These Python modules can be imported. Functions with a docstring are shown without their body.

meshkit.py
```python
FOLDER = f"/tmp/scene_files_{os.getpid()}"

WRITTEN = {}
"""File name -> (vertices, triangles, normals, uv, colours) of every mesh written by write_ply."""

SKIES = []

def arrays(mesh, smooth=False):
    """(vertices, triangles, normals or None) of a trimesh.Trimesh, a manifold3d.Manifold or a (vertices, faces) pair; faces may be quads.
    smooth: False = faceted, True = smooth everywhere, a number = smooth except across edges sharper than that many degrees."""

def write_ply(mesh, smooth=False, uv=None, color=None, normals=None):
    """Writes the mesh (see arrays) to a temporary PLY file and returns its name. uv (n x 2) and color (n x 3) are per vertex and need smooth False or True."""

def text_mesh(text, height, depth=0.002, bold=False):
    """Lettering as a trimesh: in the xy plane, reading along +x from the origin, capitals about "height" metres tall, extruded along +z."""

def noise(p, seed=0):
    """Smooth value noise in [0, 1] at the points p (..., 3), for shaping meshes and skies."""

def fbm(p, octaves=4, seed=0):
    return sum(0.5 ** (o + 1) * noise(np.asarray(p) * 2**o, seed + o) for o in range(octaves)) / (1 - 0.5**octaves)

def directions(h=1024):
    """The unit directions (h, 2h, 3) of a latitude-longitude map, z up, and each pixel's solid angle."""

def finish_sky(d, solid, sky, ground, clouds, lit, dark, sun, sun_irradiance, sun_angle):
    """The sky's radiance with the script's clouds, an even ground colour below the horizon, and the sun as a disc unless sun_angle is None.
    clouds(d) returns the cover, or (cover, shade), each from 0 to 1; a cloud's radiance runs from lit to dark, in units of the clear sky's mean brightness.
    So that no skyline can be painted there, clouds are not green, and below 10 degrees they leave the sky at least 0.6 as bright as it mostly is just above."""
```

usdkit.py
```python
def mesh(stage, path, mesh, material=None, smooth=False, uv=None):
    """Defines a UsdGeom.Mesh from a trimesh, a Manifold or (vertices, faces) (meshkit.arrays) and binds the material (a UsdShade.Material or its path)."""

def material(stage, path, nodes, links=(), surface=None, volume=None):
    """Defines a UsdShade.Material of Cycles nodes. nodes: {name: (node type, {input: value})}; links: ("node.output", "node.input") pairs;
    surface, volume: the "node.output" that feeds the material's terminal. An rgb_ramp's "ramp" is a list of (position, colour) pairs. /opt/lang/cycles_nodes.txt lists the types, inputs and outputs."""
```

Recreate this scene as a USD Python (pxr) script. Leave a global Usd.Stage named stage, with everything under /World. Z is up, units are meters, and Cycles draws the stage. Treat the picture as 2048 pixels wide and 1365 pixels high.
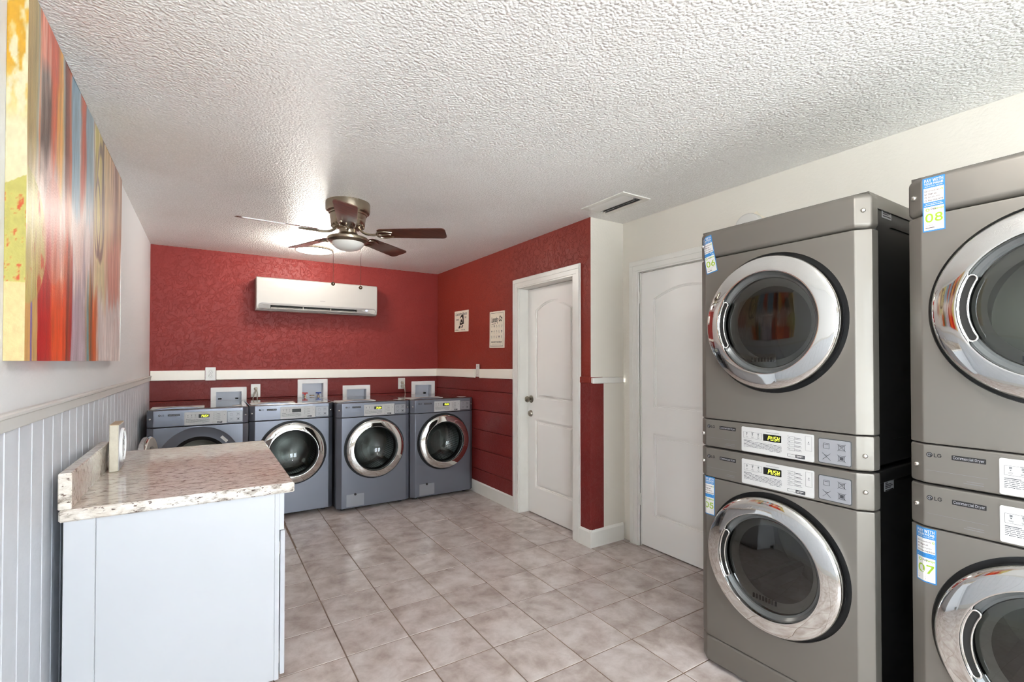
import math, random
import numpy as np, trimesh, manifold3d as mf, usdkit, meshkit
from pxr import Usd, UsdGeom, UsdLux, UsdShade, Gf, Sdf, Vt
from shapely.geometry import Polygon, box as sbox

random.seed(7)
stage = Usd.Stage.CreateInMemory()
UsdGeom.SetStageUpAxis(stage, 'Z')
UsdGeom.SetStageMetersPerUnit(stage, 1.0)
UsdGeom.Xform.Define(stage, '/World')
UsdGeom.Scope.Define(stage, '/World/Looks')
PI = math.pi

# ------------------------------------------------------------------ camera
F_PX, YAW, PITCH, ROLL, CAM_H, PP_Y = 959.90, 0.566598, 0.0122732, 0.000423, 1.36852, 711.195
_a, _b = math.cos(YAW), math.sin(YAW)
_r = np.array([_a, -_b, 0.0])
_f = np.array([_b * math.cos(PITCH), _a * math.cos(PITCH), math.sin(PITCH)])
_u = np.cross(_r, _f)
R_, U_ = _r * math.cos(ROLL) + _u * math.sin(ROLL), _u * math.cos(ROLL) - _r * math.sin(ROLL)
cam = UsdGeom.Camera.Define(stage, '/World/camera')
cam.CreateHorizontalApertureAttr(36.0)
cam.CreateVerticalApertureAttr(36.0 * 1365 / 2048)
cam.CreateFocalLengthAttr(36.0 * F_PX / 2048)
cam.CreateVerticalApertureOffsetAttr((PP_Y - 682.5) / 2048 * 36.0)   # lens shift
cam.CreateFStopAttr(0.0)
cam.CreateClippingRangeAttr(Gf.Vec2f(0.02, 1000))
cam.AddTransformOp().Set(Gf.Matrix4d(*R_, 0, *U_, 0, *(-_f), 0, 0, 0, CAM_H, 1))
cam.CreateExposureAttr(1.22)

# ------------------------------------------------------------------ light: daylight through the front windows, the sky outside, an added side window and fill light
dome = UsdLux.DomeLight.Define(stage, '/World/sky')
dome.CreateColorAttr(Gf.Vec3f(0.86, 0.93, 1.0))
dome.CreateIntensityAttr(2.6)
WINDOWS = [(-0.25, 0.75, 0.45, 2.15), (1.05, 2.05, 0.45, 2.15)]      # x0, x1, z0, z1 in the wall behind the camera
FRONT_Y = -2.1
ADDED_SIDE = (-1.80, -0.20, 0.30, 2.15)                                    # y0, y1, z0, z1 of the unseen window added in the left wall for its light
UP_FILL = UsdLux.RectLight.Define(stage, '/World/sunlit_pavement')       # fill light added outside the windows to brighten the ceiling
UP_FILL.CreateWidthAttr(10.0); UP_FILL.CreateHeightAttr(14.0)
UP_FILL.CreateIntensityAttr(8.5); UP_FILL.CreateColorAttr(Gf.Vec3f(1.0, 0.985, 0.96))
UP_FILL.AddTranslateOp().Set(Gf.Vec3d(1.0, FRONT_Y - 2.2 - 7.0, -0.02))
UP_FILL.AddRotateXOp().Set(180.0)
LAMP_STRENGTH, LAMP_BAND, ADDED_LAMPS = 8.0, 76.0, 27.0

# ------------------------------------------------------------------ helpers
def lin(c):
    return tuple(((v / 255) / 12.92 if v / 255 <= 0.04045 else ((v / 255 + 0.055) / 1.055) ** 2.4) for v in c)

_names = {}
def numbered(parent, name):
    k = _names.get((parent, name), 0)
    _names[(parent, name)] = k + 1
    return name if k == 0 else f'{name}_{k:03d}'

def path_of(parent):
    return '/World' if parent is None else str(parent.GetPath())

def keys(p, label=None, cat=None, group=None, kind=None):
    for k, v in (('label', label), ('category', cat), ('group', group), ('kind', kind)):
        if v:
            p.SetCustomDataByKey(k, v)
    return p

def thing(name, label, cat, loc=(0, 0, 0), rotz=0.0, group=None, kind=None):
    x = UsdGeom.Xform.Define(stage, '/World/' + numbered('/World', name))
    x.AddTranslateOp().Set(Gf.Vec3d(*map(float, loc)))
    if rotz:
        x.AddRotateZOp().Set(float(rotz))
    return keys(x.GetPrim(), label, cat, group, kind)

def obj(name, mesh, material, parent=None, smooth=False, label=None, cat=None, group=None, kind=None, color=None, uv=None):
    pp = path_of(parent)
    m = usdkit.mesh(stage, f'{pp}/{numbered(pp, name)}', mesh, material, smooth, uv)
    if color is not None:
        UsdGeom.PrimvarsAPI(m).CreatePrimvar('paint', Sdf.ValueTypeNames.Color3fArray, 'vertex').Set(Vt.Vec3fArray.FromNumpy(np.asarray(color, np.float32)))
    return keys(m.GetPrim(), label, cat, group, kind)

cat_ = lambda ms: trimesh.util.concatenate([x for x in ms if x is not None])

def tm(man):
    m = man.to_mesh()
    return trimesh.Trimesh(np.array(m.vert_properties[:, :3]), np.array(m.tri_verts), process=False)

def man(t):
    return mf.Manifold(mf.Mesh(np.asarray(t.vertices, np.float32), np.asarray(t.faces, np.uint32)))

def bx(lo, hi, c=0.0):
    """box from corner to corner, edges chamfered by c"""
    lo, hi = np.minimum(lo, hi).astype(float), np.maximum(lo, hi).astype(float)
    if c <= 0:
        t = trimesh.creation.box(hi - lo); t.apply_translation((lo + hi) / 2); return t
    c = min(c, 0.49 * (hi - lo).min())
    pts = []
    for i in range(3):
        a = np.array([lo + c, hi - c]); a[0, i], a[1, i] = lo[i], hi[i]
        pts += [(a[p, 0], a[q, 1], a[s, 2]) for p in (0, 1) for q in (0, 1) for s in (0, 1)]
    return trimesh.convex.convex_hull(np.array(pts))

def hull(pts):
    return trimesh.convex.convex_hull(np.asarray(pts, float))

def lathe(profile, n=64, axis='z', center=(0, 0, 0), closed=False):
    """revolves (radius, height) points; axis 'z': height along z; axis 'y': height along y"""
    pr = np.asarray(profile, float)
    a = np.linspace(0, 2 * PI, n, endpoint=False)
    k = len(pr)
    v = np.stack([np.outer(np.cos(a), pr[:, 0]), np.outer(np.sin(a), pr[:, 0]), np.tile(pr[:, 1], (n, 1))], -1).reshape(-1, 3)
    f = []
    for i in range(n):
        j = (i + 1) % n
        for q in range(k if closed else k - 1):
            p, s = q, (q + 1) % k
            f.append((i * k + p, j * k + p, j * k + s)); f.append((i * k + p, j * k + s, i * k + s))
    t = trimesh.Trimesh(v, np.array(f), process=False)
    t.merge_vertices(); t.update_faces(t.nondegenerate_faces())
    if axis == 'y':
        t.vertices = t.vertices[:, [0, 2, 1]] * [1, 1, 1]
        t.invert()
    t.apply_translation(center)
    return t

def cyl(r, p, q, n=24):
    p, q = np.asarray(p, float), np.asarray(q, float)
    return trimesh.creation.cylinder(r, segment=[p, q], sections=n)

def tube(path, r, n=8, closed=False):
    P = np.asarray(path, float); m = len(P)
    T = np.gradient(P, axis=0) if not closed else (np.roll(P, -1, 0) - np.roll(P, 1, 0))
    T /= np.linalg.norm(T, axis=1, keepdims=True) + 1e-12
    ref = np.array([0, 0, 1.0]) if abs(T[0, 2]) < 0.9 else np.array([1.0, 0, 0])
    N = []
    nrm = np.cross(T[0], ref)
    for t in T:
        nrm = nrm - t * (nrm @ t); nrm /= np.linalg.norm(nrm) + 1e-12; N.append(nrm)
    N = np.array(N); B = np.cross(T, N)
    a = np.linspace(0, 2 * PI, n, endpoint=False)
    v = (P[:, None] + r * (np.cos(a)[None, :, None] * N[:, None] + np.sin(a)[None, :, None] * B[:, None])).reshape(-1, 3)
    f = []
    for i in range(m if closed else m - 1):
        j = (i + 1) % m
        for k in range(n):
            l = (k + 1) % n
            f += [(i * n + k, i * n + l, j * n + l), (i * n + k, j * n + l, j * n + k)]
    if not closed:
        v = np.vstack([v, P[0], P[-1]]); e = len(v) - 2
        for k in range(n):
            l = (k + 1) % n
            f += [(e, l, k), (e + 1, (m - 1) * n + k, (m - 1) * n + l)]
    t = trimesh.Trimesh(v, np.array(f), process=False)
    trimesh.repair.fix_normals(t)
    return t

def bez(*p, n=16):
    p = [np.asarray(x, float) for x in p]; t = np.linspace(0, 1, n)[:, None]
    while len(p) > 1:
        p = [a + (b - a) * t for a, b in zip(p[:-1], p[1:])]
    return p[0]

def ext(poly, d):
    return trimesh.creation.extrude_polygon(poly, d, engine='earcut')

def face_y(t, y):
    """a flat shape drawn in xy (extruded along z) stood up: x stays, y -> z, its front face towards -y at depth y"""
    v = t.vertices
    d = v[:, 2].max()
    t = t.copy(); t.vertices = np.stack([v[:, 0], y - v[:, 2], v[:, 1]], 1)
    return t

def moved(t, d):
    t = t.copy(); t.apply_translation(d); return t

def rrect(x0, z0, x1, z1, r=0.004):
    return sbox(x0 + r, z0 + r, x1 - r, z1 - r).buffer(r, quad_segs=4)

def plate(x0, z0, x1, z1, y0, y1, r=0.004):
    """rounded rectangle in the x-z plane, from depth y1 (back) to y0 (front)"""
    return face_y(ext(rrect(x0, z0, x1, z1, r), y1 - y0), y1)

def wordz(text, h, x, z, y, bold=False, center=False, width=None, slant=0.0, depth=0.0006):
    t = meshkit.text_mesh(text, h, depth, bold)
    if slant:
        t.vertices[:, 0] += slant * t.vertices[:, 1]
    if width:
        b = t.bounds; t.vertices[:, 0] *= width / (b[1, 0] - b[0, 0])
    b = t.bounds
    ox = x - ((b[0, 0] + b[1, 0]) / 2 if center else b[0, 0])
    t.apply_translation((ox, z, 0))
    return face_y(t, y)

def bar(x0, z0, x1, z1, y, d=0.0006):
    return bx((x0, y - d, z0), (x1, y, z1))

def stroke(p, q, w, y, d=0.0006):
    p, q = np.array(p, float), np.array(q, float)
    n = np.array([-(q - p)[1], (q - p)[0]]); n = n / np.linalg.norm(n) * w / 2
    return face_y(ext(Polygon([p + n, p - n, q - n, q + n]), d), y)

# ------------------------------------------------------------------ materials
LOOK = {}
def mat(name, nodes, links, surface='p.BSDF', volume=None):
    LOOK[name] = usdkit.material(stage, f'/World/Looks/{name}', nodes, links, surface, volume)
    return LOOK[name]

def plain(name, rgb, rough=0.5, metal=0.0, spec=0.5, coat=0.0, bump=None, tint=None, extra=None):
    """rgb in sRGB 0-255; bump = (scale, detail, distance); tint = (scale, other colour) slow mottling"""
    n = {'p': ('principled_bsdf', {'base_color': lin(rgb), 'roughness': rough, 'metallic': metal, 'specular_ior_level': spec, 'coat_weight': coat, **(extra or {})}), 'g': ('geometry', {})}
    l = []
    if tint:
        n['nt'] = ('noise_texture', {'scale': tint[0], 'detail': 4.0, 'roughness': 0.6})
        n['rt'] = ('rgb_ramp', {'ramp': [(0.3, lin(rgb)), (0.7, lin(tint[1]))]})
        l += [('g.position', 'nt.vector'), ('nt.fac', 'rt.fac'), ('rt.color', 'p.base_color')]
    if bump:
        n['nb'] = ('noise_texture', {'scale': bump[0], 'detail': bump[1], 'roughness': 0.55})
        n['b'] = ('bump', {'strength': 1.0, 'distance': bump[2]})
        l += [('g.position', 'nb.vector'), ('nb.fac', 'b.height'), ('b.normal', 'p.normal')]
    return mat(name, n, l)

plain('white_trim', (232, 230, 224), 0.32, bump=(14, 3, 0.0012), tint=(5, (226, 223, 216)))
plain('cream_trim', (246, 240, 229), 0.35, bump=(14, 3, 0.0012))
plain('door_white', (244, 241, 237), 0.38, bump=(60, 2, 0.0004))
plain('grey_wall', (226, 220, 209), 0.6, bump=(60, 4, 0.0012))
plain('left_wall_paint', (219, 219, 220), 0.6, bump=(45, 4, 0.0015))
plain('left_board_paint', (208, 211, 218), 0.5, bump=(30, 4, 0.0010), tint=(9, (201, 205, 212)))
plain('left_rail_paint', (205, 203, 200), 0.45, bump=(20, 3, 0.0015))
plain('cabinet_white', (195, 197, 202), 0.4)
plain('plastic_white', (214, 211, 206), 0.28)
plain('ac_white', (178, 174, 169), 0.3)
plain('ac_grey', (140, 136, 134), 0.4)
plain('plastic_grey', (190, 186, 184), 0.4)
plain('box_white', (235, 233, 232), 0.4)
plain('box_inside', (214, 217, 226), 0.45)
plain('black', (10, 10, 11), 0.45)
plain('rubber', (14, 14, 15), 0.55)
plain('dark_slot', (24, 22, 20), 0.7)
plain('chrome', (222, 222, 220), 0.04, metal=1.0)
plain('screw_steel', (225, 222, 215), 0.22, metal=1.0)
plain('nickel', (172, 160, 142), 0.24, metal=1.0)
plain('dark_nickel', (120, 106, 90), 0.28, metal=1.0)
plain('door_knob_metal', (150, 143, 132), 0.25, metal=1.0)
plain('dryer_paint', (120, 115, 108), 0.42, metal=0.55, coat=0.10, bump=(900, 1, 0.00006))
plain('washer_paint', (116, 119, 129), 0.36, metal=0.6, coat=0.12, bump=(900, 1, 0.00006))
plain('washer_lid', (96, 90, 84), 0.09, metal=0.7, coat=0.6)
plain('cabinet_black', (16, 16, 16), 0.4)
plain('washer_side', (46, 46, 50), 0.4)
plain('drain_cover', (150, 152, 158), 0.35, metal=0.5)
plain('label_plate', (186, 184, 182), 0.35)
plain('label_dark', (150, 150, 154), 0.4)
plain('icon_plate', (150, 150, 154), 0.38, metal=0.3)
plain('print_dark', (58, 58, 62), 0.6)
plain('print_grey', (120, 118, 118), 0.6)
plain('print_black', (24, 22, 22), 0.6)
plain('paper_cream', (232, 222, 204), 0.6)
plain('sticker_blue', (46, 118, 176), 0.4)
plain('sticker_white', (206, 204, 200), 0.4)
plain('sticker_lime', (140, 172, 34), 0.4)
plain('sticker_tint', (130, 190, 225), 0.4)
plain('sticker_ink', (92, 76, 78), 0.5)
plain('valve_red', (200, 30, 35), 0.35)
plain('valve_blue', (40, 70, 150), 0.35)
plain('brass', (190, 170, 140), 0.3, metal=0.9)
plain('cord_grey', (176, 166, 152), 0.5)
plain('inner_rim', (92, 94, 94), 0.25, metal=0.4)
plain('drum_dark', (120, 120, 112), 0.35, metal=0.8)
plain('door_inner_grey', (186, 182, 176), 0.4)
plain('clock_wood', (214, 205, 188), 0.5, bump=(40, 3, 0.0008), tint=(30, (200, 190, 172)))
plain('clock_top_wood', (196, 170, 140), 0.5)
plain('clock_grey', (180, 178, 184), 0.5)
plain('dial_white', (240, 240, 242), 0.35)
plain('grout', (98, 78, 66), 0.8, tint=(3, (140, 120, 104)))
plain('outside_ground', (150, 150, 145), 0.9)

def emit(name, rgb, strength):
    return mat(name, {'e': ('emission', {'color': rgb, 'strength': strength})}, [], 'e.emission')
emit('lamp_glow', (1.0, 0.93, 0.82), LAMP_STRENGTH)
emit('added_lamp_glow', (1.0, 0.985, 0.96), ADDED_LAMPS)  # glow of the two added, unseen lamps
emit('lamp_band', (1.0, 0.95, 0.87), LAMP_BAND)
emit('led_green', (0.75, 1.0, 0.05), 1.6)
emit('led_blue', (0.55, 0.62, 1.0), 1.2)
mat('fan_glass', {'p': ('principled_bsdf', {'base_color': lin((226, 224, 218)), 'roughness': 0.25, 'subsurface_weight': 0.3, 'subsurface_scale': 0.02, 'subsurface_radius': (1, 1, 1)})}, [])

def facing(t):
    """turns an open sheet so that its faces look towards -y, out of the machine"""
    if t.face_normals[:, 1] @ t.area_faces > 0:
        t.invert()
    return t

def glass(name, tint, ior, gloss_rough=0.0):
    return mat(name, {'f': ('fresnel', {'IOR': ior}), 't': ('transparent_bsdf', {'color': tint}), 'gl': ('glossy_bsdf', {'color': (1, 1, 1), 'roughness': gloss_rough}), 'm': ('mix_closure', {})},
               [('f.fac', 'm.fac'), ('t.BSDF', 'm.closure1'), ('gl.BSDF', 'm.closure2')], 'm.closure')
glass('dryer_glass', (0.44, 0.45, 0.42), 1.7)
glass('washer_glass', (0.66, 0.70, 0.72), 1.55)
glass('window_glass', (0.95, 0.97, 0.97), 1.45)

# popcorn ceiling: two sizes of blobs, slightly glossy paint; the shade between them painted darker
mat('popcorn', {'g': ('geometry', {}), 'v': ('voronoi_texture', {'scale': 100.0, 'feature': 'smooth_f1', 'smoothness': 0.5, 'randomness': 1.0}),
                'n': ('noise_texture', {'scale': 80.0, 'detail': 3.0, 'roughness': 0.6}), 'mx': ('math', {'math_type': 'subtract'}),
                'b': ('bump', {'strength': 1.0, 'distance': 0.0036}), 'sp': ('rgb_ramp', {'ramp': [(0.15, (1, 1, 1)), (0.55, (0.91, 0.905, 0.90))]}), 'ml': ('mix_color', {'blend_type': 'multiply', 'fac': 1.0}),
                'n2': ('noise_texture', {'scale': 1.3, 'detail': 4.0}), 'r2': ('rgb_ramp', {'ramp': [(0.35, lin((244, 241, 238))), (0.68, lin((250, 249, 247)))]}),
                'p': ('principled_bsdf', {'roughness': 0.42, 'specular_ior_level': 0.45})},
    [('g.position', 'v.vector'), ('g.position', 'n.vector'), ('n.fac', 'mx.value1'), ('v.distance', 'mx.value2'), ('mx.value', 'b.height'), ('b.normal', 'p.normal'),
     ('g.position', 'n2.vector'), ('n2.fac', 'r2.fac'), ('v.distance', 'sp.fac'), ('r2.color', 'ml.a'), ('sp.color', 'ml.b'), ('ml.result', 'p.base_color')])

def red(name, rgb, rgb2, rough, big, fine):
    mat(name, {'g': ('geometry', {}), 'n': ('noise_texture', {'scale': 15.0, 'detail': 6.0, 'roughness': 0.66, 'distortion': 0.3}),
               'rr': ('rgb_ramp', {'ramp': [(0.0, (0, 0, 0)), (0.44, (0, 0, 0)), (0.475, (1, 1, 1)), (0.50, (0.25, 0.25, 0.25)), (0.60, (0.2, 0.2, 0.2)), (0.63, (0.8, 0.8, 0.8)), (0.66, (0.1, 0.1, 0.1)), (1.0, (0.1, 0.1, 0.1))]}),
               'b': ('bump', {'strength': 1.0, 'distance': big}), 'nf': ('noise_texture', {'scale': 90.0, 'detail': 3.0}), 'b2': ('bump', {'strength': 1.0, 'distance': fine}),
               'nc': ('noise_texture', {'scale': 2.2, 'detail': 3.0}), 'rc': ('rgb_ramp', {'ramp': [(0.3, lin(rgb)), (0.7, lin(rgb2))]}),
               'p': ('principled_bsdf', {'roughness': rough + 0.06, 'specular_ior_level': 0.3})},
        [('g.position', 'n.vector'), ('n.fac', 'rr.fac'), ('rr.color', 'b.height'), ('g.position', 'nf.vector'), ('nf.fac', 'b2.height'), ('b.normal', 'b2.normal'), ('b2.normal', 'p.normal'),
         ('g.position', 'nc.vector'), ('nc.fac', 'rc.fac'), ('rc.color', 'p.base_color')])
red('red_trowel', (139, 46, 41), (131, 42, 38), 0.42, 0.0011, 0.0005)
red('red_smooth', (144, 52, 40), (134, 46, 36), 0.42, 0.0012, 0.0006)
red('red_board', (124, 42, 38), (114, 36, 34), 0.38, 0.0008, 0.0012)

# floor tile: cloudy taupe glaze, each tile its own patch
mat('floor_tile', {'g': ('geometry', {}), 'oi': ('object_info', {}), 'mu': ('math', {'math_type': 'multiply', 'value2': 57.0}),
                   'n': ('noise_texture', {'dimensions': '4D', 'scale': 7.5, 'detail': 5.0, 'roughness': 0.62, 'distortion': 0.3}),
                   'r': ('rgb_ramp', {'ramp': [(0.28, lin((148, 133, 125))), (0.45, lin((178, 165, 159))), (0.60, lin((198, 188, 184))), (0.78, lin((212, 204, 201)))]}),
                   'nf': ('noise_texture', {'scale': 60.0, 'detail': 3.0}), 'b': ('bump', {'strength': 0.5, 'distance': 0.0015}),
                   'hs': ('hsv', {'hue': 0.5, 'saturation': 1.0}), 'mr': ('map_range', {'from_min': 0.0, 'from_max': 1.0, 'to_min': 0.94, 'to_max': 1.05}),
                   'p': ('principled_bsdf', {'roughness': 0.27, 'specular_ior_level': 0.5})},
    [('g.position', 'n.vector'), ('oi.random', 'mu.value1'), ('mu.value', 'n.w'), ('n.fac', 'r.fac'), ('r.color', 'hs.color'), ('oi.random', 'mr.value'), ('mr.result', 'hs.value'), ('hs.color', 'p.base_color'),
     ('g.position', 'nf.vector'), ('nf.fac', 'b.height'), ('b.normal', 'p.normal')])

# granite: cream ground with brown-grey flecks drawn out along one direction
mat('granite', {'g': ('geometry', {}), 'mp': ('mapping', {'scale': (18, 58, 40)}), 'n': ('noise_texture', {'scale': 1.0, 'detail': 5.0, 'roughness': 0.68, 'distortion': 0.5}),
                'r': ('rgb_ramp', {'ramp': [(0.30, lin((106, 98, 94))), (0.38, lin((168, 160, 152))), (0.46, lin((218, 213, 206))), (0.62, lin((238, 236, 232)))]}),
                'mp2': ('mapping', {'scale': (45, 130, 90)}), 'n2': ('noise_texture', {'scale': 1.0, 'detail': 3.0, 'roughness': 0.6}),
                'r2': ('rgb_ramp', {'ramp': [(0.0, lin((104, 86, 82))), (0.33, lin((128, 112, 106))), (0.40, (1, 1, 1)), (1.0, (1, 1, 1))]}),
                'm': ('mix_color', {'blend_type': 'multiply', 'fac': 1.0}),
                'n3': ('noise_texture', {'scale': 3.0, 'detail': 3.0}), 'r3': ('rgb_ramp', {'ramp': [(0.35, lin((232, 220, 208))), (0.65, (1, 1, 1))]}), 'm3': ('mix_color', {'blend_type': 'multiply', 'fac': 0.7}),
                'p': ('principled_bsdf', {'roughness': 0.09, 'specular_ior_level': 0.5})},
    [('g.position', 'mp.vector'), ('mp.vector', 'n.vector'), ('n.fac', 'r.fac'), ('g.position', 'mp2.vector'), ('mp2.vector', 'n2.vector'), ('n2.fac', 'r2.fac'),
     ('r.color', 'm.a'), ('r2.color', 'm.b'), ('g.position', 'n3.vector'), ('n3.fac', 'r3.fac'), ('m.result', 'm3.a'), ('r3.color', 'm3.b'), ('m3.result', 'p.base_color')])

# fan blades: dark red-brown wood grain (along the blade, in its own coordinates)
mat('blade_wood', {'tc': ('texture_coordinate', {}), 'mp': ('mapping', {'scale': (4, 60, 60)}), 'n': ('noise_texture', {'scale': 1.0, 'detail': 4.0}),
                   'r': ('rgb_ramp', {'ramp': [(0.3, lin((60, 28, 18))), (0.7, lin((92, 48, 32)))]}), 'p': ('principled_bsdf', {'roughness': 0.3, 'coat_weight': 0.4})},
    [('tc.object', 'mp.vector'), ('mp.vector', 'n.vector'), ('n.fac', 'r.fac'), ('r.color', 'p.base_color')])

# perforated steel drum: rows of holes laid out in uv
mat('drum_steel', {'uv': ('uvmap', {'attribute': 'st'}), 'v': ('voronoi_texture', {'dimensions': '2D', 'scale': 1.0, 'randomness': 0.0}),
                   'c': ('math', {'math_type': 'greater_than', 'value2': 0.30}), 'mx': ('mix_color', {'a': (0.008, 0.008, 0.008), 'b': lin((205, 208, 212))}),
                   'p': ('principled_bsdf', {'metallic': 0.85, 'roughness': 0.25})},
    [('uv.UV', 'v.vector'), ('v.distance', 'c.value1'), ('c.value', 'mx.fac'), ('mx.result', 'p.base_color')])
mat('paint_art', {'a': ('attribute', {'attribute': 'paint'}), 'g': ('geometry', {}), 'n': ('noise_texture', {'scale': 160.0, 'detail': 3.0}), 'b': ('bump', {'strength': 0.6, 'distance': 0.001}),
                  'p': ('principled_bsdf', {'roughness': 0.33, 'specular_ior_level': 0.5})},
    [('a.color', 'p.base_color'), ('g.position', 'n.vector'), ('n.fac', 'b.height'), ('b.normal', 'p.normal')])

# ------------------------------------------------------------------ the room
XR, YB, YC, XG, H = 2.396, 5.469, 2.6833, 2.732, 2.44
XL = -0.440
def xw(y, z=2.44):
    return XL + 0.0 * y
def leftwall(t):
    t = t.copy(); t.vertices[:, 0] += XL; return t
def S(name, label, cat='wall'):
    return thing(name, label, cat, kind='structure')

# floor: grout bed and single tiles
fl = S('floor', 'glazed taupe ceramic tile floor with thin dark grout lines', 'floor')
obj('grout', bx((-0.55, FRONT_Y - 0.02, -0.06), (2.86, 5.62, -0.0025)), LOOK['grout'], fl)
T, TX, TY = 0.3048, 0.5566, 2.91145
rng = random.Random(3)
for i in range(-4, 8):
    for j in range(-9, 17):
        x0, x1 = TX + i * T, TX + (i + 1) * T
        y1, y0 = TY - j * T, TY - (j + 1) * T
        dx = 0.0
        if y0 > 3.6 and x0 > 0.5:                                    # the rows at the back were laid a little off the line
            dx = 0.012 * (y0 - 3.3)
        g = 0.0027
        X0, X1, Y0, Y1 = max(x0 + dx + g, -0.50), min(x1 + dx - g, 2.80), max(y0 + g, FRONT_Y), min(y1 - g, 5.56)
        if X1 - X0 < 0.01 or Y1 - Y0 < 0.01:
            continue
        dz = rng.uniform(-0.0006, 0.0004)
        obj('tile', bx((X0, Y0, -0.012), (X1, Y1, dz), 0.0016), LOOK['floor_tile'], fl)

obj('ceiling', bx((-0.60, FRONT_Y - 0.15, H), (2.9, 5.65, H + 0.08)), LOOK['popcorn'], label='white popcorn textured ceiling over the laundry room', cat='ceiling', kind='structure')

# back wall: smooth trowelled plaster above the rail, lapped boards below, recesses cut for the supply boxes
BOXES = [(0.035, 0.338, 1.112, 0.891, 0.044), (0.807, 1.106, 1.175, 0.936, 0.044), (1.265, 1.566, 1.100, 0.879, 0.044), (2.058, 2.353, 1.127, 0.906, 0.044)]
wb = S('wall_back', 'dark red back wall, rough trowelled plaster over horizontal boards')
obj('plaster', bx((-0.60, YB, 1.20), (2.60, YB + 0.12, H)), LOOK['red_trowel'], wb)
zs = [0.0, 0.20, 0.40, 0.60, 0.80, 0.996, 1.21]
for z0, z1 in zip(zs[:-1], zs[1:]):
    b = man(bx((-0.60, YB - 0.004, z0 + 0.002), (2.415, YB + 0.12, z1 - 0.002), 0.004))
    for (x0, x1, zt, zb, fr) in BOXES:
        b -= man(bx((x0 + 0.02, YB - 0.02, zb + 0.02), (x1 - 0.02, YB + 0.10, zt - 0.02)))
    obj('board', tm(b), LOOK['red_board'], wb)

obj('backing', bx((-0.60, YB + 0.100, 0.0), (2.60, YB + 0.126, 1.21)), LOOK['red_board'], wb)
# red wall on the right with door 1
D1 = (2.872, 3.632, 2.026)
wa = S('wall_alcove', 'dark red right wall with horizontal boards below the white rail')
obj('plaster', bx((XR, D1[1], 1.20), (XR + 0.12, YB + 0.1, H)), LOOK['red_smooth'], wa)
obj('plaster', bx((XR, D1[0], D1[2]), (XR + 0.12, D1[1], H)), LOOK['red_smooth'], wa)
obj('plaster', bx((XR, YC, 1.252), (XR + 0.12, D1[0], H)), LOOK['red_smooth'], wa)
obj('corner_panel', bx((XR - 0.012, YC - 0.012, 0.12), (XR + 0.12, D1[0], 1.206), 0.002), LOOK['red_board'], wa)
obj('corner_rail', bx((XR - 0.017, YC - 0.002, 1.205), (XR + 0.12, D1[0], 1.253), 0.004), LOOK['red_smooth'], wa)
obj('corner_strip', bx((XR + 0.0, YC - 0.013, 0.12), (XR + 0.030, YC + 0.01, 1.206), 0.001), LOOK['red_board'], wa)
YE = 3.70
obj('backing', bx((XR + 0.006, D1[1] + 0.016, 0.0), (XR + 0.118, YB + 0.1, 1.205)), LOOK['red_board'], wa)
zr = [0.0, 0.262, 0.466, 0.670, 0.872, 1.071, 1.21]
def slope(y, z): return z - 0.014 * (y - YE) * (0.0 if z in (0.0, 1.21) else 1.0)
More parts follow.
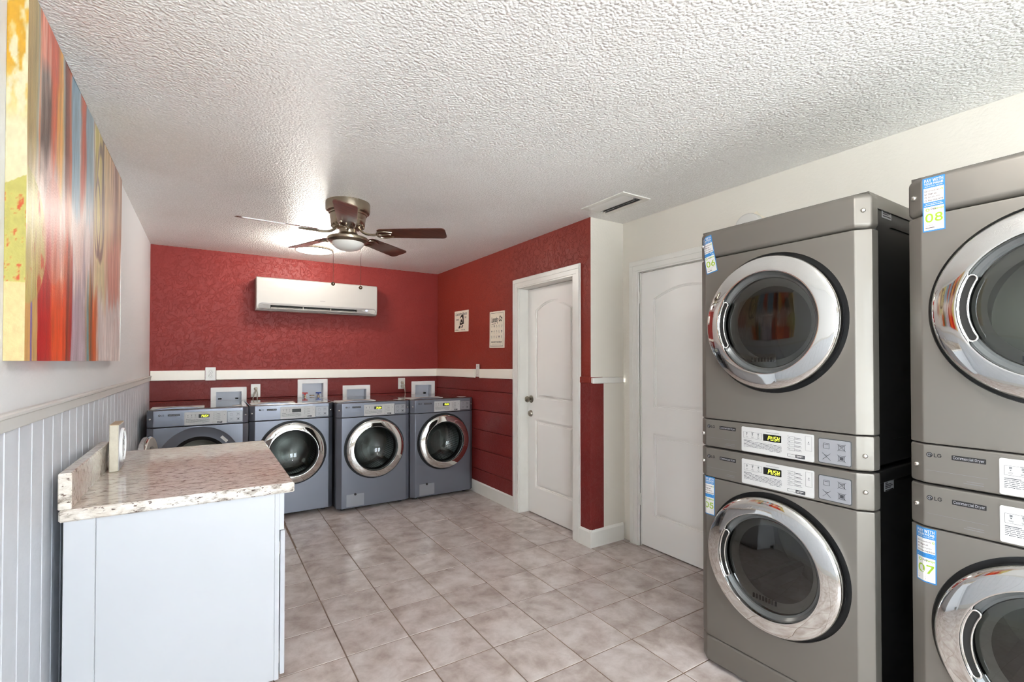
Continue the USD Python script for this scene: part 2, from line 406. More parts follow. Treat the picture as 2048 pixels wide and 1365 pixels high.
for z0, z1 in zip(zr[:-1], zr[1:]):
    pts = []
    for y in (D1[1] + 0.014, YB):
        a, b = slope(y, z0) + 0.0018, slope(y, z1) - 0.0018
        for x in (XR + 0.12, XR - 0.009):
            pts += [(x, y, a), (x, y, b)]
        pts += [(XR - 0.013, y, a + 0.004), (XR - 0.013, y, b - 0.004)]
    obj('board', hull(pts), LOOK['red_board'], wa)

# the return beside door 1, facing the camera, and the grey right wall with door 2
wr = S('wall_return', 'short pale grey return wall between the red wall and the second door')
obj('plaster', bx((XR + 0.0015, YC - 0.0012, 1.235), (XG + 0.12, YC + 0.06, H)), LOOK['grey_wall'], wr)
obj('panel', bx((XR + 0.028, YC - 0.010, 0.12), (XG + 0.12, YC + 0.06, 1.206), 0.001), LOOK['grey_wall'], wr)
obj('backing', bx((XR + 0.02, YC + 0.002, 0.0), (XG + 0.12, YC + 0.058, 0.14)), LOOK['grey_wall'], wr)
D2 = (1.69, 2.512, 2.033)
wg = S('wall_right', 'pale warm grey right wall behind the stacked dryers')
obj('plaster', bx((XG, D2[1], 0.0), (XG + 0.12, YC, H)), LOOK['grey_wall'], wg)
obj('plaster', bx((XG, D2[0], D2[2]), (XG + 0.12, D2[1], H)), LOOK['grey_wall'], wg)
obj('plaster', bx((XG, FRONT_Y - 0.12, 0.0), (XG + 0.12, D2[0], H)), LOOK['grey_wall'], wg)

# left wall: painted plaster above, upright boards below the rail
wl = S('wall_left', 'pale grey left wall with upright boards below its chair rail')
LY = -0.10                                                            # boards and rail end here; the wall with the added window behind the camera is plain
obj('plaster', leftwall(bx((-0.12, LY, 1.19), (0.0, YB + 0.1, H))), LOOK['left_wall_paint'], wl)
for lo, hi in (((FRONT_Y - 0.12, 0.0), (ADDED_SIDE[0], H)), ((ADDED_SIDE[1], 0.0), (LY, H)), ((ADDED_SIDE[0], 0.0), (ADDED_SIDE[1], ADDED_SIDE[2])), ((ADDED_SIDE[0], ADDED_SIDE[3]), (ADDED_SIDE[1], H))):
    obj('plaster', leftwall(bx((-0.12, lo[0], lo[1]), (0.0, hi[0], hi[1]))), LOOK['left_wall_paint'], wl)
y = YB
k = 0
while y > LY:
    w = 0.1165
    obj('board', leftwall(bx((-0.10, max(y - w, LY) + 0.0012, 0.0), (0.003, y - 0.0012, 1.199), 0.004 if k % 4 else 0.0055)), LOOK['left_board_paint'], wl)
    y -= w; k += 1
obj('backing', leftwall(bx((-0.12, LY, 0.0), (-0.008, YB + 0.1, 1.195))), LOOK['left_board_paint'], wl)
obj('outside_ground', bx((-16.0, -12.0, -0.30), (-0.62, 9.0, -0.20)), LOOK['outside_ground'], label='unseen ground slab added outside the left window to block light from below', cat='ground', kind='structure')  # unseen slab added to cut the light coming up from below
wn = thing('window_3', 'white framed window added in the left wall for its light, behind the camera', 'window', kind='structure')  # unseen window, added so daylight reaches the right wall
wy0, wy1, wz0, wz1 = ADDED_SIDE
WF = lambda lo, hi, c=0.003: leftwall(bx((-0.10, lo[0], lo[1]), (-0.02, hi[0], hi[1]), c))
zm = (wz0 + wz1) / 2
obj('window_frame', cat_([WF((wy0, wz0), (wy0 + 0.05, wz1)), WF((wy1 - 0.05, wz0), (wy1, wz1)), WF((wy0, wz0), (wy1, wz0 + 0.05)), WF((wy0, wz1 - 0.05), (wy1, wz1))]), LOOK['white_trim'], wn)
obj('meeting_rail', WF((wy0 + 0.05, zm - 0.02), (wy1 - 0.05, zm + 0.02)), LOOK['white_trim'], wn)
for za, zb_ in ((wz0 + 0.05, zm - 0.02), (zm + 0.02, wz1 - 0.05)):
    obj('pane', leftwall(bx((-0.062, wy0 + 0.05, za), (-0.058, wy1 - 0.05, zb_))), LOOK['window_glass'], wn)

# wall behind the camera with two daylight windows
wf = S('wall_front', 'pale grey front wall with two daylight windows, behind the camera')
xs = sorted({-0.6, 2.9, *[v for w in WINDOWS for v in w[:2]]})
for a, b in zip(xs[:-1], xs[1:]):
    w = [w for w in WINDOWS if w[0] <= a + 1e-6 and w[1] >= b - 1e-6]
    if not w:
        obj('plaster', bx((a, FRONT_Y - 0.12, 0), (b, FRONT_Y, H)), LOOK['grey_wall'], wf)
    else:
        obj('plaster', bx((a, FRONT_Y - 0.12, 0), (b, FRONT_Y, w[0][2])), LOOK['grey_wall'], wf)
        obj('plaster', bx((a, FRONT_Y - 0.12, w[0][3]), (b, FRONT_Y, H)), LOOK['grey_wall'], wf)
for i, (x0, x1, z0, z1) in enumerate(WINDOWS):
    wn = thing(f'window_{i + 1}', f'white framed window in the front wall, {"first" if i == 0 else "second"} from the left wall', 'window', kind='structure')
    fr = [bx((x0, FRONT_Y - 0.10, z0), (x0 + 0.05, FRONT_Y - 0.02, z1), 0.004), bx((x1 - 0.05, FRONT_Y - 0.10, z0), (x1, FRONT_Y - 0.02, z1), 0.004),
          bx((x0, FRONT_Y - 0.10, z0), (x1, FRONT_Y - 0.02, z0 + 0.05), 0.004), bx((x0, FRONT_Y - 0.10, z1 - 0.05), (x1, FRONT_Y - 0.02, z1), 0.004)]
    zm = (z0 + z1) / 2
    obj('window_frame', cat_(fr), LOOK['white_trim'], wn)
    obj('meeting_rail', bx((x0 + 0.05, FRONT_Y - 0.09, zm - 0.02), (x1 - 0.05, FRONT_Y - 0.03, zm + 0.02), 0.003), LOOK['white_trim'], wn)
    obj('pane', bx((x0 + 0.05, FRONT_Y - 0.062, z0 + 0.05), (x1 - 0.05, FRONT_Y - 0.058, zm - 0.02)), LOOK['window_glass'], wn)
    obj('pane', bx((x0 + 0.05, FRONT_Y - 0.062, zm + 0.02), (x1 - 0.05, FRONT_Y - 0.058, z1 - 0.05)), LOOK['window_glass'], wn)
    obj('window_sill', bx((x0 - 0.03, FRONT_Y - 0.10, z0 - 0.025), (x1 + 0.03, FRONT_Y + 0.03, z0), 0.004), LOOK['white_trim'], wn)

# chair rails
def rail_prism(x0, x1, z0a, z1a, z0b, z1b, y0, y1, c=0.004):
    pts = []
    for x, a, b in ((x0, z0a, z1a), (x1, z0b, z1b)):
        for yy, q in ((y1, 0.0), (y0 + c, 0.0), (y0, c)):
            pts += [(x, yy, a + q), (x, yy, b - q)]
    return hull(pts)
t1 = S('trim_1', 'cream chair rail along the red back wall, cut for an outlet', 'chair rail')
obj('rail_board', rail_prism(-0.432, -0.014, 1.187, 1.280, 1.187, 1.280, YB - 0.02, YB + 0.01), LOOK['cream_trim'], t1)
obj('rail_board', rail_prism(0.079, XR - 0.016, 1.187, 1.280, 1.187, 1.278, YB - 0.02, YB + 0.01), LOOK['cream_trim'], t1)
def yrail(y0, y1, za0, za1, zb0, zb1, x0, x1, c=0.004):
    pts = []
    for yy, a, b in ((y0, za0, za1), (y1, zb0, zb1)):
        for x, q in ((x1, 0.0), (x0 + c, 0.0), (x0, c)):
            pts += [(x, yy, a + q), (x, yy, b - q)]
    return hull(pts)
t2 = S('trim_2', 'cream chair rail on the red right wall, broken by a blank plate', 'chair rail')
obj('rail_board', yrail(4.457, YB - 0.005, 1.195, 1.288, 1.188, 1.279, XR - 0.026, XR + 0.01), LOOK['cream_trim'], t2)
obj('rail_board', yrail(3.722, 4.358, 1.202, 1.297, 1.195, 1.289, XR - 0.026, XR + 0.01), LOOK['cream_trim'], t2)
t3 = S('trim_3', 'painted chair rail with a lipped top running along the left wall', 'chair rail')
obj('rail_board', leftwall(bx((-0.01, LY, 1.187), (0.014, YB - 0.022, 1.222), 0.003)), LOOK['left_rail_paint'], t3)
obj('rail_lip', leftwall(bx((-0.01, LY, 1.220), (0.020, YB - 0.022, 1.235), 0.004)), LOOK['left_rail_paint'], t3)
obj('trim_4', bx((XR + 0.004, YC - 0.024, 1.203), (XG - 0.018, YC + 0.01, 1.247), 0.004), LOOK['white_trim'], label='short white rail across the grey return wall', cat='chair rail', kind='structure')

# baseboards
def base_y(x, y0, y1, sgn):
    """baseboard along y against a wall at x, room on the sgn side"""
    pr = [(0, 0), (0.016 * sgn, 0), (0.016 * sgn, 0.112), (0.010 * sgn, 0.124), (0.004 * sgn, 0.130), (0, 0.130)]
    return hull([(x + a, yy, z) for yy in (y0, y1) for a, z in pr])
obj('baseboard_alcove', base_y(XR - 0.004, D1[1] + 0.093, YB, -1), LOOK['white_trim'], label='white baseboard under the red boards beside the last washer', cat='baseboard', kind='structure')
br = S('baseboard_return', 'scuffed white baseboard wrapping the wall corner between the doors', 'baseboard')
obj('baseboard_piece', base_y(XR - 0.006, YC - 0.0222, D1[0] - 0.012, -1), LOOK['white_trim'], br)
pr = [(0, 0), (-0.016, 0), (-0.016, 0.112), (-0.010, 0.124), (-0.004, 0.130), (0, 0.130)]
obj('baseboard_piece', hull([(xx, YC - 0.006 + a, z) for xx in (XR - 0.0212, XG - 0.018) for a, z in pr]), LOOK['white_trim'], br)
obj('baseboard_left', leftwall(bx((0.0, LY, 0), (0.018, YB - 0.01, 0.12), 0.005)), LOOK['left_rail_paint'], label='pale baseboard along the left wall boards', cat='baseboard', kind='structure')
obj('baseboard_right', base_y(XG, FRONT_Y, D2[0] - 0.1, -1), LOOK['white_trim'], label='white baseboard on the grey wall behind the dryers', cat='baseboard', kind='structure')

# doors: moulded two-panel slabs with an arched top panel
def door_slab(w, hgt, th, panels):
    """slab in local x (0..w), y depth (0 front), z; panels: list of outlines (polygons in x,z)"""
    s = man(bx((0, 0, 0), (w, th, hgt), 0.002))
    for poly in panels:
        for inset, d in ((0.0, 0.004), (0.004, 0.009), (0.012, 0.014)):
            p = poly.buffer(-inset)
            q = poly.buffer(-0.034 + inset * 0.9)
            ring = p.difference(q)
            s -= man(face_y(ext(ring, d + 0.01), d))
    return tm(s)
def arch_panel(x0, x1, z0, z1, rise):
    xs = np.linspace(x0, x1, 25); c = (x0 + x1) / 2; hw = (x1 - x0) / 2
    top = [(x, z1 + rise * (1 - ((x - c) / hw) ** 2)) for x in xs]
    return Polygon([(x0, z0)] + [(x1, z0)] + top[::-1])
def yface(t, x, y1):
    """local (x right, y depth, z) of a thing on the right wall: local x -> -y from y1, local y -> +x from x"""
    t = t.copy(); v = t.vertices
    t.vertices = np.stack([x + v[:, 1], y1 - v[:, 0], v[:, 2]], 1)
    return t
def casing(wo, ho, cw, th):
    """three-sided moulded casing round an opening wo x ho, local like yface"""
    out = []
    steps = [(0.0, cw, 0.0, th * 0.7), (0.012, cw - 0.010, -th * 0.25, 0.0), (cw * 0.55, cw - 0.004, -th * 0.42, -th * 0.25)]
    for a, b, y0, y1 in steps:
        out += [bx((-b, y0, 0), (-a, y1, ho + a), 0.0015), bx((wo + a, y0, 0), (wo + b, y1, ho + a), 0.0015), bx((-b, y0, ho + a), (wo + b, y1, ho + b), 0.0015)]
    return out
def door(n, x, dep, y1, y0, zt, label):
    d = thing(f'door_{n}', label, 'door', kind='structure')
    w = y1 - y0
    xs = x + dep
    sw = w - 0.006
    ph = zt - 0.012
    pans = [arch_panel(0.115, sw - 0.115, 1.025, 1.815, 0.075), sbox(0.115, 0.235, sw - 0.115, 0.835)]
    obj('slab', yface(moved(door_slab(sw, ph, 0.035, pans), (0.003, 0, 0.008)), xs, y1), LOOK['door_white'], d, smooth=25)
    c = casing(w, zt, 0.088, 0.020)
    parts = [yface(moved(t, (0, -0.018, 0)), x - 0.0, y1) for t in c]
    obj('door_casing', cat_(parts[0::3]), LOOK['white_trim'], d)
    obj('door_casing', cat_(parts[1::3]), LOOK['white_trim'], d)
    obj('door_head_casing', cat_(parts[2::3]), LOOK['white_trim'], d)
    if dep > 0.05:
        J = [bx((0, -0.001, 0), (0.018, 0.125, zt), 0.001), bx((w - 0.018, -0.001, 0), (w, 0.125, zt), 0.001), bx((0, -0.001, zt - 0.018), (w, 0.125, zt), 0.001)]
        J = [bx((-0.012, -0.004, 0), (0.002, 0.125, zt), 0.001), bx((w - 0.002, -0.004, 0), (w + 0.012, 0.125, zt), 0.001), bx((-0.012, -0.004, zt - 0.002), (w + 0.012, 0.125, zt + 0.012), 0.001)]
    else:
        J = [bx((-0.004, 0, 0), (0.002, 0.12, zt), 0.0005), bx((w - 0.002, 0, 0), (w + 0.004, 0.12, zt), 0.0005), bx((-0.004, 0, zt - 0.003), (w + 0.004, 0.12, zt + 0.004), 0.0005)]
    yb = dep + 0.045
    obj('door_backing', yface(bx((-0.012, yb, 0.0), (w + 0.012, yb + 0.012, zt + 0.01)), x, y1), LOOK['grey_wall'], d)  # unseen panel added to stop daylight leaking under the door
    obj('door_jamb', cat_([yface(t, x, y1) for t in J]), LOOK['white_trim'], d)
    return d
d1 = door(1, XR, 0.088, D1[1], D1[0], D1[2], 'white arch panel door with knob and deadbolt in the red wall')
xk = XR + 0.088
kn = obj('door_knob', lathe([(0, -0.062), (0.012, -0.062), (0.024, -0.056), (0.028, -0.046), (0.026, -0.036), (0.016, -0.028), (0.011, -0.022), (0.011, -0.006)], 32, 'y').apply_transform(trimesh.transformations.rotation_matrix(-PI / 2, (0, 0, 1))).apply_translation((xk, 3.578, 1.026)), LOOK['door_knob_metal'], d1, smooth=40)
obj('rose', lathe([(0.011, -0.008), (0.026, -0.008), (0.033, -0.004), (0.034, 0.001)], 32, 'y').apply_transform(trimesh.transformations.rotation_matrix(-PI / 2, (0, 0, 1))).apply_translation((xk, 3.578, 1.026)), LOOK['door_knob_metal'], kn, smooth=40)
obj('deadbolt', lathe([(0, -0.020), (0.018, -0.020), (0.024, -0.016), (0.028, -0.004), (0.030, 0.001)], 32, 'y').apply_transform(trimesh.transformations.rotation_matrix(-PI / 2, (0, 0, 1))).apply_translation((xk, 3.585, 0.896)), LOOK['door_knob_metal'], d1, smooth=40)
d2 = door(2, XG, 0.012, D2[1], D2[0], D2[2], 'white panel door in the grey wall, half hidden by dryers')
for z in (1.80, 0.30):
    obj('hinge', cyl(0.006, (XG - 0.006, D2[1] + 0.003, z), (XG - 0.006, D2[1] + 0.003, z + 0.09), 12), LOOK['white_trim'], d2)

# ------------------------------------------------------------------ laundry machines
W2, HM, DM = 0.343, 0.983, 0.764
SEGS = 96
def prof(c=0.0):
    h = [(-W2 + c, 0.075), (-W2 + c, 0.040), (-W2 + 0.002 + c, 0.033), (-W2 + 0.007 + c, 0.028), (-0.303 + c * 0.6, 0.002 + c), (-0.297, 0.0 + c)]
    return np.array(h + [(-x, y) for x, y in h[::-1]])
def front(z0, z1, c=0.004, n=2):
    """bevel-cornered front piece from z0 to z1, its outer edges rounded by c in n steps"""
    pts = []
    for k in range(n + 1):
        a = PI / 2 * k / n
        d = c * (1 - math.cos(a)); q = c * (1 - math.sin(a))
        for x, y in prof(d):
            pts += [(x, y, z0 + q), (x, y, z1 - q)]
    return hull(pts)
SEG7 = {'P': 'abefg', 'U': 'bcdef', 'S': 'acdfg', 'H': 'bcefg'}
def seven(ch, x, z, w, h, t, y):
    L = {'a': ((0, h), (w, h)), 'b': ((w, h), (w, h / 2)), 'c': ((w, h / 2), (w, 0)), 'd': ((0, 0), (w, 0)), 'e': ((0, 0), (0, h / 2)), 'f': ((0, h / 2), (0, h)), 'g': ((0, h / 2), (w, h / 2))}
    sl = 0.16
    return [stroke((x + a[0] + sl * a[1], z + a[1]), (x + b[0] + sl * b[1], z + b[1]), t, y) for k in SEG7[ch] for a, b in [L[k]]]
_cache = {}
def cached(key, fn):
    if key not in _cache:
        _cache[key] = fn()
    return _cache[key]

def control_prints(kind):
    """everything printed on the control strip; z measured from the strip's top label line (z = 0 at label plate's bottom)"""
    o = 0.0 if kind == 'dryer' else 0.023
    y = -0.0022
    dark, grey, led, white = [], [], [], []
    px = -0.126 + o
    # options box with three little icons
    for a in ((px + 0.010, 0.083, px + 0.040, 0.0837), (px + 0.056, 0.083, px + 0.086, 0.0837), (px + 0.010, 0.056, px + 0.086, 0.0567), (px + 0.010, 0.056, px + 0.0107, 0.0837), (px + 0.0853, 0.056, px + 0.086, 0.0837)):
        grey.append(bar(*a, y))
    for k in range(3):
        cx = px + 0.023 + 0.025 * k
        for q in range(3):
            dark.append(bar(cx - 0.003, 0.0745 + 0.0022 * q, cx + 0.003, 0.0757 + 0.0022 * q, y))
        dark.append(bar(cx - 0.0013, 0.0695, cx + 0.0013, 0.0718, y))
        grey += [bar(cx - 0.005, 0.0632, cx + 0.005, 0.0642, y), bar(cx - 0.004, 0.0606, cx + 0.004, 0.0616, y)]
    grey.append(bar(px + 0.042, 0.0825, px + 0.054, 0.0842, y))
    grey.append(bar(px + 0.105, 0.0905, px + 0.158, 0.0918, y))
    rg = random.Random(5)
    dark.append(bar(px + 0.010, 0.0465, px + 0.044, 0.0482, y))
    for q in range(6):
        x = px + 0.010
        end = px + 0.168 - (0.0 if q < 5 else 0.004)
        zq = 0.0420 - 0.0052 * q
        if q == 5:
            x = px + 0.120
        while x < end:
            w = rg.uniform(0.006, 0.017)
            dark.append(bar(x, zq, min(x + w, end), zq + 0.0013, y)); x += w + 0.0022
    # buttons
    bxs = [(0.0865, 'a'), (0.0715, 'b'), (0.0565, 'c'), (0.0415, 'd')]
    for zt, _ in bxs:
        x0, x1 = px + 0.190, px + 0.219
        for a in ((x0, zt, x1, zt + 0.0006), (x0, zt - 0.0095, x1, zt - 0.0089), (x1 - 0.0006, zt - 0.0095, x1, zt)):
            dark.append(bar(*a, y))
        dark.append(bar(x0 + 0.004, zt - 0.005, x0 + 0.011, zt - 0.004, y))
        dark.append(bar(x1 + 0.002, zt - 0.0045, x1 + 0.022, zt - 0.0030, y)); grey.append(bar(x1 + 0.002, zt - 0.0090, x1 + 0.026, zt - 0.0078, y))
    for a in ((px + 0.190, 0.0175, px + 0.221, 0.0181), (px + 0.190, 0.0075, px + 0.221, 0.0081), (px + 0.190, 0.0075, px + 0.1906, 0.0181)):
        dark.append(bar(*a, y))
    dark.append(plate(px + 0.221, 0.0055, px + 0.256, 0.0190, y - 0.0004, y + 0.0002, 0.002))
    white += [bar(px + 0.225, 0.0135, px + 0.250, 0.0150, y - 0.0005), bar(px + 0.225, 0.0098, px + 0.243, 0.0112, y - 0.0005)]
    # tag reader frame
    for a in ((px + 0.258, 0.095, px + 0.281, 0.0955), (px + 0.258, 0.040, px + 0.281, 0.0405), (px + 0.258, 0.040, px + 0.2585, 0.0955), (px + 0.2805, 0.040, px + 0.281, 0.0955)):
        grey.append(bar(*a, y))
    dark += [bar(px + 0.266, 0.066, px + 0.273, 0.0675, y), bar(px + 0.268, 0.071, px + 0.271, 0.0745, y)]
    return dark, grey, white, px

def pictos(x, z):
    """the four little warning pictures on the grey square plate; (x, z) is its centre"""
    y = -0.0032
    o, out = [], []
    for cx, cz, crossed, full in ((-0.026, 0.019, 0, 0), (0.024, 0.019, 1, 0), (-0.026, -0.020, 1, 0), (0.024, -0.020, 1, 1)):
        a, b = x + cx, z + cz
        s = 0.0095
        if not (cx < 0 and cz < 0):
            for p, q in (((-s, -s), (s, -s)), ((s, -s), (s, s)), ((s, s), (-s, s)), ((-s, s), (-s, -s))):
                o.append(stroke((a + p[0], b + p[1]), (a + q[0], b + q[1]), 0.0008, y))
        o.append(bar(a - s * 0.7, b + s * 0.45, a + s * 0.7, b + s * 0.6, y))
        if crossed:
            o += [stroke((a - s * 1.4, b + s * 1.3), (a + s * 1.4, b - s * 1.3), 0.0009, y), stroke((a - s * 1.4, b - s * 1.3), (a + s * 1.4, b + s * 1.3), 0.0009, y)]
        if full:
            o.append(plate(a - s * 0.6, b - s * 0.6, a + s * 0.6, b + s * 0.5, y - 0.0003, y, 0.003))
        out.append(cat_(o)); o = []
    return out

def ring_drum(r_in, r, y0, y1, uvs=(84, 15)):
    """drum seen from its mouth, with uv for the rows of holes"""
    n, rows = 72, [(r_in, y0), (r, y0 + 0.03), (r, y0 + 0.2), (r, y1)]
    d = np.r_[0, np.cumsum([math.hypot(b[0] - a[0], b[1] - a[1]) for a, b in zip(rows[:-1], rows[1:])])]
    v, uv = [], []
    for i in range(n + 1):
        a = 2 * PI * i / n
        for (rr, yy), dd in zip(rows, d):
            v.append((rr * math.cos(a), yy, rr * math.sin(a))); uv.append((uvs[0] * i / n, uvs[1] * dd / d[3]))
    k = len(rows); f = []
    for i in range(n):
        for q in range(k - 1):
            a, b, c, e = i * k + q, i * k + q + 1, (i + 1) * k + q, (i + 1) * k + q + 1
            f += [(a, b, e), (a, e, c)]
    return trimesh.Trimesh(np.array(v), np.array(f), process=False), np.array(uv)

RO, RI = 0.267, 0.204
def chrome_ring(cz):
    return lathe([(RI - 0.004, -0.030), (RI - 0.002, -0.050), (RI, -0.054), (RI + 0.004, -0.0548), (0.225, -0.0515), (0.245, -0.0468), (0.258, -0.0425), (0.264, -0.0385), (RO, -0.033), (RO, -0.004), (RO - 0.006, 0.002)], SEGS, 'y', (0, 0, cz))

def machine(kind, where, loc, rotz, label, group, sticker=None, upper=False, lit=True, open_door=False, drain=True, mark=None):
    m = thing(where, label, 'clothes dryer' if kind == 'dryer' else 'washing machine', loc, rotz, group)
    body = LOOK['dryer_paint'] if kind == 'dryer' else LOOK['washer_paint']
    up = upper
    cz = 0.541 if up else 0.552
    # z ranges: control strip, front panel, the strip at the other end
    ctrl = (0.001, 0.124) if up else (0.846, 0.978)
    pan = (0.127, 0.850) if up else ((0.133, 0.843) if kind == 'dryer' else (0.022, 0.843))
    end = (0.853, 0.978) if up else (0.016, 0.130)
    pz = 0.006 if up else 0.8535                                     # bottom of the label plate
    hole = 0.205 if not open_door else 0.205
    def panel():
        p = man(front(*pan))
        p -= mf.Manifold.cylinder(0.2, 0.2835, 0.2835, 96).rotate((90, 0, 0)).translate((0, 0.014, cz))
        p -= mf.Manifold.cylinder(0.3, hole, hole, 96).rotate((90, 0, 0)).translate((0, 0.2, cz))
        return tm(p)
    def case():
        c = man(bx((-0.337, 0.070, 0.012), (0.337, DM, 0.972), 0.006)) - mf.Manifold.cylinder(0.5, 0.262, 0.262, 64).rotate((90, 0, 0)).translate((0, 0.55, cz))
        for s in (-1, 1):                                            # pressed panel on each side
            f = rrect(0.16, 0.10, 0.66, 0.88, 0.05)
            g = ext(f, 0.02)
            v = g.vertices; g.vertices = np.stack([s * 0.337 - 0.010 + v[:, 2] * 1.0 + (-0.006 if s > 0 else 0.0) * 0, v[:, 0], v[:, 1]], 1)
            if s > 0:
                g.apply_translation((0.006, 0, 0))
            else:
                g.apply_translation((-0.006, 0, 0))
            trimesh.repair.fix_normals(g)
            c -= man(g)
        return tm(c)
    fp = obj('front_panel', cached(('panel', kind, up), panel), body, m, smooth=25)
    obj('cabinet', cached(('case', kind, up), case), LOOK['cabinet_black'] if kind == 'dryer' else LOOK['washer_side'], m, smooth=25)
    if kind == 'dryer':
        obj('top_cap' if up else 'kick_panel', front(*end, c=0.020 if up else 0.012, n=5), body, m, smooth=25)
        if up:
            obj('top_cover', hull([(x, yy, z) for x in (-0.341, 0.341) for yy, z in ((0.06, 0.930), (0.06, 0.976), (DM, 0.976), (DM, 0.930))] + [(x, yy, HM) for x in (-0.333, 0.333) for yy in (0.03, DM - 0.01)]), body, m)
        else:
            obj('top_rail', bx((-0.341, 0.06, 0.935), (0.341, DM, 0.979), 0.003), LOOK['cabinet_black'], m)
    cp = obj('control_panel', front(*ctrl, c=0.008), body, m, smooth=25)
    # printed label plate
    dark, grey, white, px = cached(('prints', kind), lambda: control_prints(kind))
    up_z = lambda t: moved(t, (0, 0, pz))
    lp = obj('label_plate', plate(px, pz, px + 0.288, pz + 0.103, -0.0022, 0.004, 0.005), LOOK['label_plate'], cp)
    obj('print', up_z(cat_(dark)), LOOK['print_dark'], cp, kind='stuff')
    obj('fine_print', up_z(cat_(grey)), LOOK['print_grey'], cp, kind='stuff')
    obj('light_print', up_z(cat_(white)), LOOK['sticker_white'], cp, kind='stuff')
    dx = px + 0.094
    obj('display', plate(dx, pz + 0.055, dx + 0.073, pz + 0.083, -0.0028, -0.001, 0.002), LOOK['black'], cp, label='small black display window')
    if lit:
        L = []
        for q, ch in enumerate('PUSH'):
            L += seven(ch, dx + 0.020 + q * 0.0122, pz + 0.0605, 0.0072, 0.0155, 0.0024, -0.0028)
        obj('display_digits', cat_(L), LOOK['led_green'], cp, label='glowing yellow-green PUSH digits')
    ix = 0.2315 if kind == 'dryer' else 0.2425
    iz = pz + 0.050
    obj('warning_plate_frame', plate(ix - 0.055, iz - 0.046, ix + 0.055, iz + 0.046, -0.0012, 0.003, 0.006), LOOK['inner_rim'], cp)
    obj('warning_plate', plate(ix - 0.052, iz - 0.043, ix + 0.052, iz + 0.043, -0.0026, 0.003, 0.005), LOOK['icon_plate'], cp)
    for pg in cached(('pic', kind, up), lambda: pictos(ix, iz)):
        obj('pictogram', pg, LOOK['print_dark'], cp)
    # maker's mark, tag, line
    def logo():
        o = [lathe([(0.0, -0.0008), (0.0078, -0.0008), (0.0078, 0.001)], 28, 'y', (-0.2845, 0, pz + 0.0855))]
        o.append(wordz('LG', 0.0110, -0.2735, pz + 0.0800, 0.0, True))
        return cat_(o)
    ox = 0.0 if kind == 'dryer' else 0.022
    obj('maker_mark', moved(cached(('logo', up, kind), logo), (ox, 0, 0)), LOOK['print_black'], cp)
    ring = [(0.0048 * math.cos(a), 0.0048 * math.sin(a)) for a in np.linspace(0.0, 1.55 * PI, 14)]
    rr = [stroke((-0.2845 + a[0], pz + 0.0855 + a[1]), (-0.2845 + b[0], pz + 0.0855 + b[1]), 0.0009, -0.0008) for a, b in zip(ring[:-1], ring[1:])]
    rr += [bar(-0.2853, pz + 0.0825, -0.2845, pz + 0.0885, -0.0008), bar(-0.2853, pz + 0.0825, -0.2820, pz + 0.0833, -0.0008)]
    obj('mark_lines', moved(cat_(rr), (ox, 0, 0)), LOOK['label_dark'], cp)
    tg = plate(-0.231 + ox, pz + 0.0775, -0.154 + ox, pz + 0.0925, -0.0008, 0.002, 0.002)
    obj('name_tag', tg, LOOK['print_black'], cp)
    obj('tag_lettering', cached(('tag', kind, up), lambda: wordz('Commercial Dryer' if kind == 'dryer' else 'Commercial Washer', 0.0082, -0.2275 + ox, pz + 0.0815, -0.0008, width=0.070)), LOOK['label_dark'], cp)
    small = [bar(-0.292 + ox, pz + 0.036, -0.151 + ox, pz + 0.0368, 0.0)]
    for q, (a, b) in enumerate(((-0.197, -0.160), (-0.204, -0.160))):
        small.append(bar(a + ox, pz + 0.018 - q * 0.0065, b + ox, pz + 0.0197 - q * 0.0065, 0.0))
    obj('small_print', cat_(small), LOOK['print_grey'], cp)
    # screws in the bevelled corners
    for s in (-1, 1):
        for zc in ([0.055, 0.916] if up else [0.912]):
            t = lathe([(0, -0.006), (0.005, -0.0055), (0.0075, -0.003), (0.0082, 0.004)], 16, 'y')
            t.apply_transform(trimesh.transformations.rotation_matrix(s * math.radians(32), (0, 0, 1)))
            t.apply_translation((s * 0.322, 0.0145, zc))
            obj('screw', t, LOOK['screw_steel'], m, smooth=40)
    # door seat
    if not open_door:
        obj('door_seal', lathe([(0.2835, 0.0135), (0.262, 0.0135), (0.262, 0.002), (0.205, 0.002), (0.205, 0.03)], SEGS, 'y', (0, 0, cz)), LOOK['rubber'], m, smooth=30)
    T = None
    if open_door:
        T = trimesh.transformations.rotation_matrix(math.radians(-96), (0, 0, 1), (-0.272, -0.006, 0))
    def P(t):
        if T is not None:
            t = t.copy(); t.apply_transform(T)
        return t
    dr = obj('door', P(cached(('ring', cz), lambda: chrome_ring(cz))), LOOK['chrome'], m, smooth=35, label='polished chrome door ring')
    if kind == 'dryer':
        obj('inner_rim', lathe([(0.2005, -0.034), (0.196, -0.030), (0.190, -0.024), (0.180, -0.0235), (0.180, -0.010)], SEGS, 'y', (0, 0, cz)), LOOK['inner_rim'], dr, smooth=35)
        obj('door_glass', facing(lathe([(0.0, -0.037), (0.06, -0.0362), (0.11, -0.034), (0.15, -0.030), (0.178, -0.0255), (0.183, -0.0235)], SEGS, 'y', (0, 0, cz))), LOOK['dryer_glass'], dr, smooth=True, label='dark tinted round glass')
        # handle: an upright slot between ring and glass at the left, rimmed with chrome
        a0, a1 = math.radians(153), math.radians(207)
        arc = lambda r, p, q, n: [(r * math.cos(a), -0.0455, cz + r * math.sin(a)) for a in np.linspace(p, q, n)]
        rm, hw = 0.1895, 0.0105
        cap = lambda a, s_: [((rm + hw * math.cos(b)) * math.cos(a) - s_ * hw * math.sin(b) * math.sin(a), -0.0455, cz + (rm + hw * math.cos(b)) * math.sin(a) + s_ * hw * math.sin(b) * math.cos(a)) for b in np.linspace(0.25, PI - 0.25, 7)]
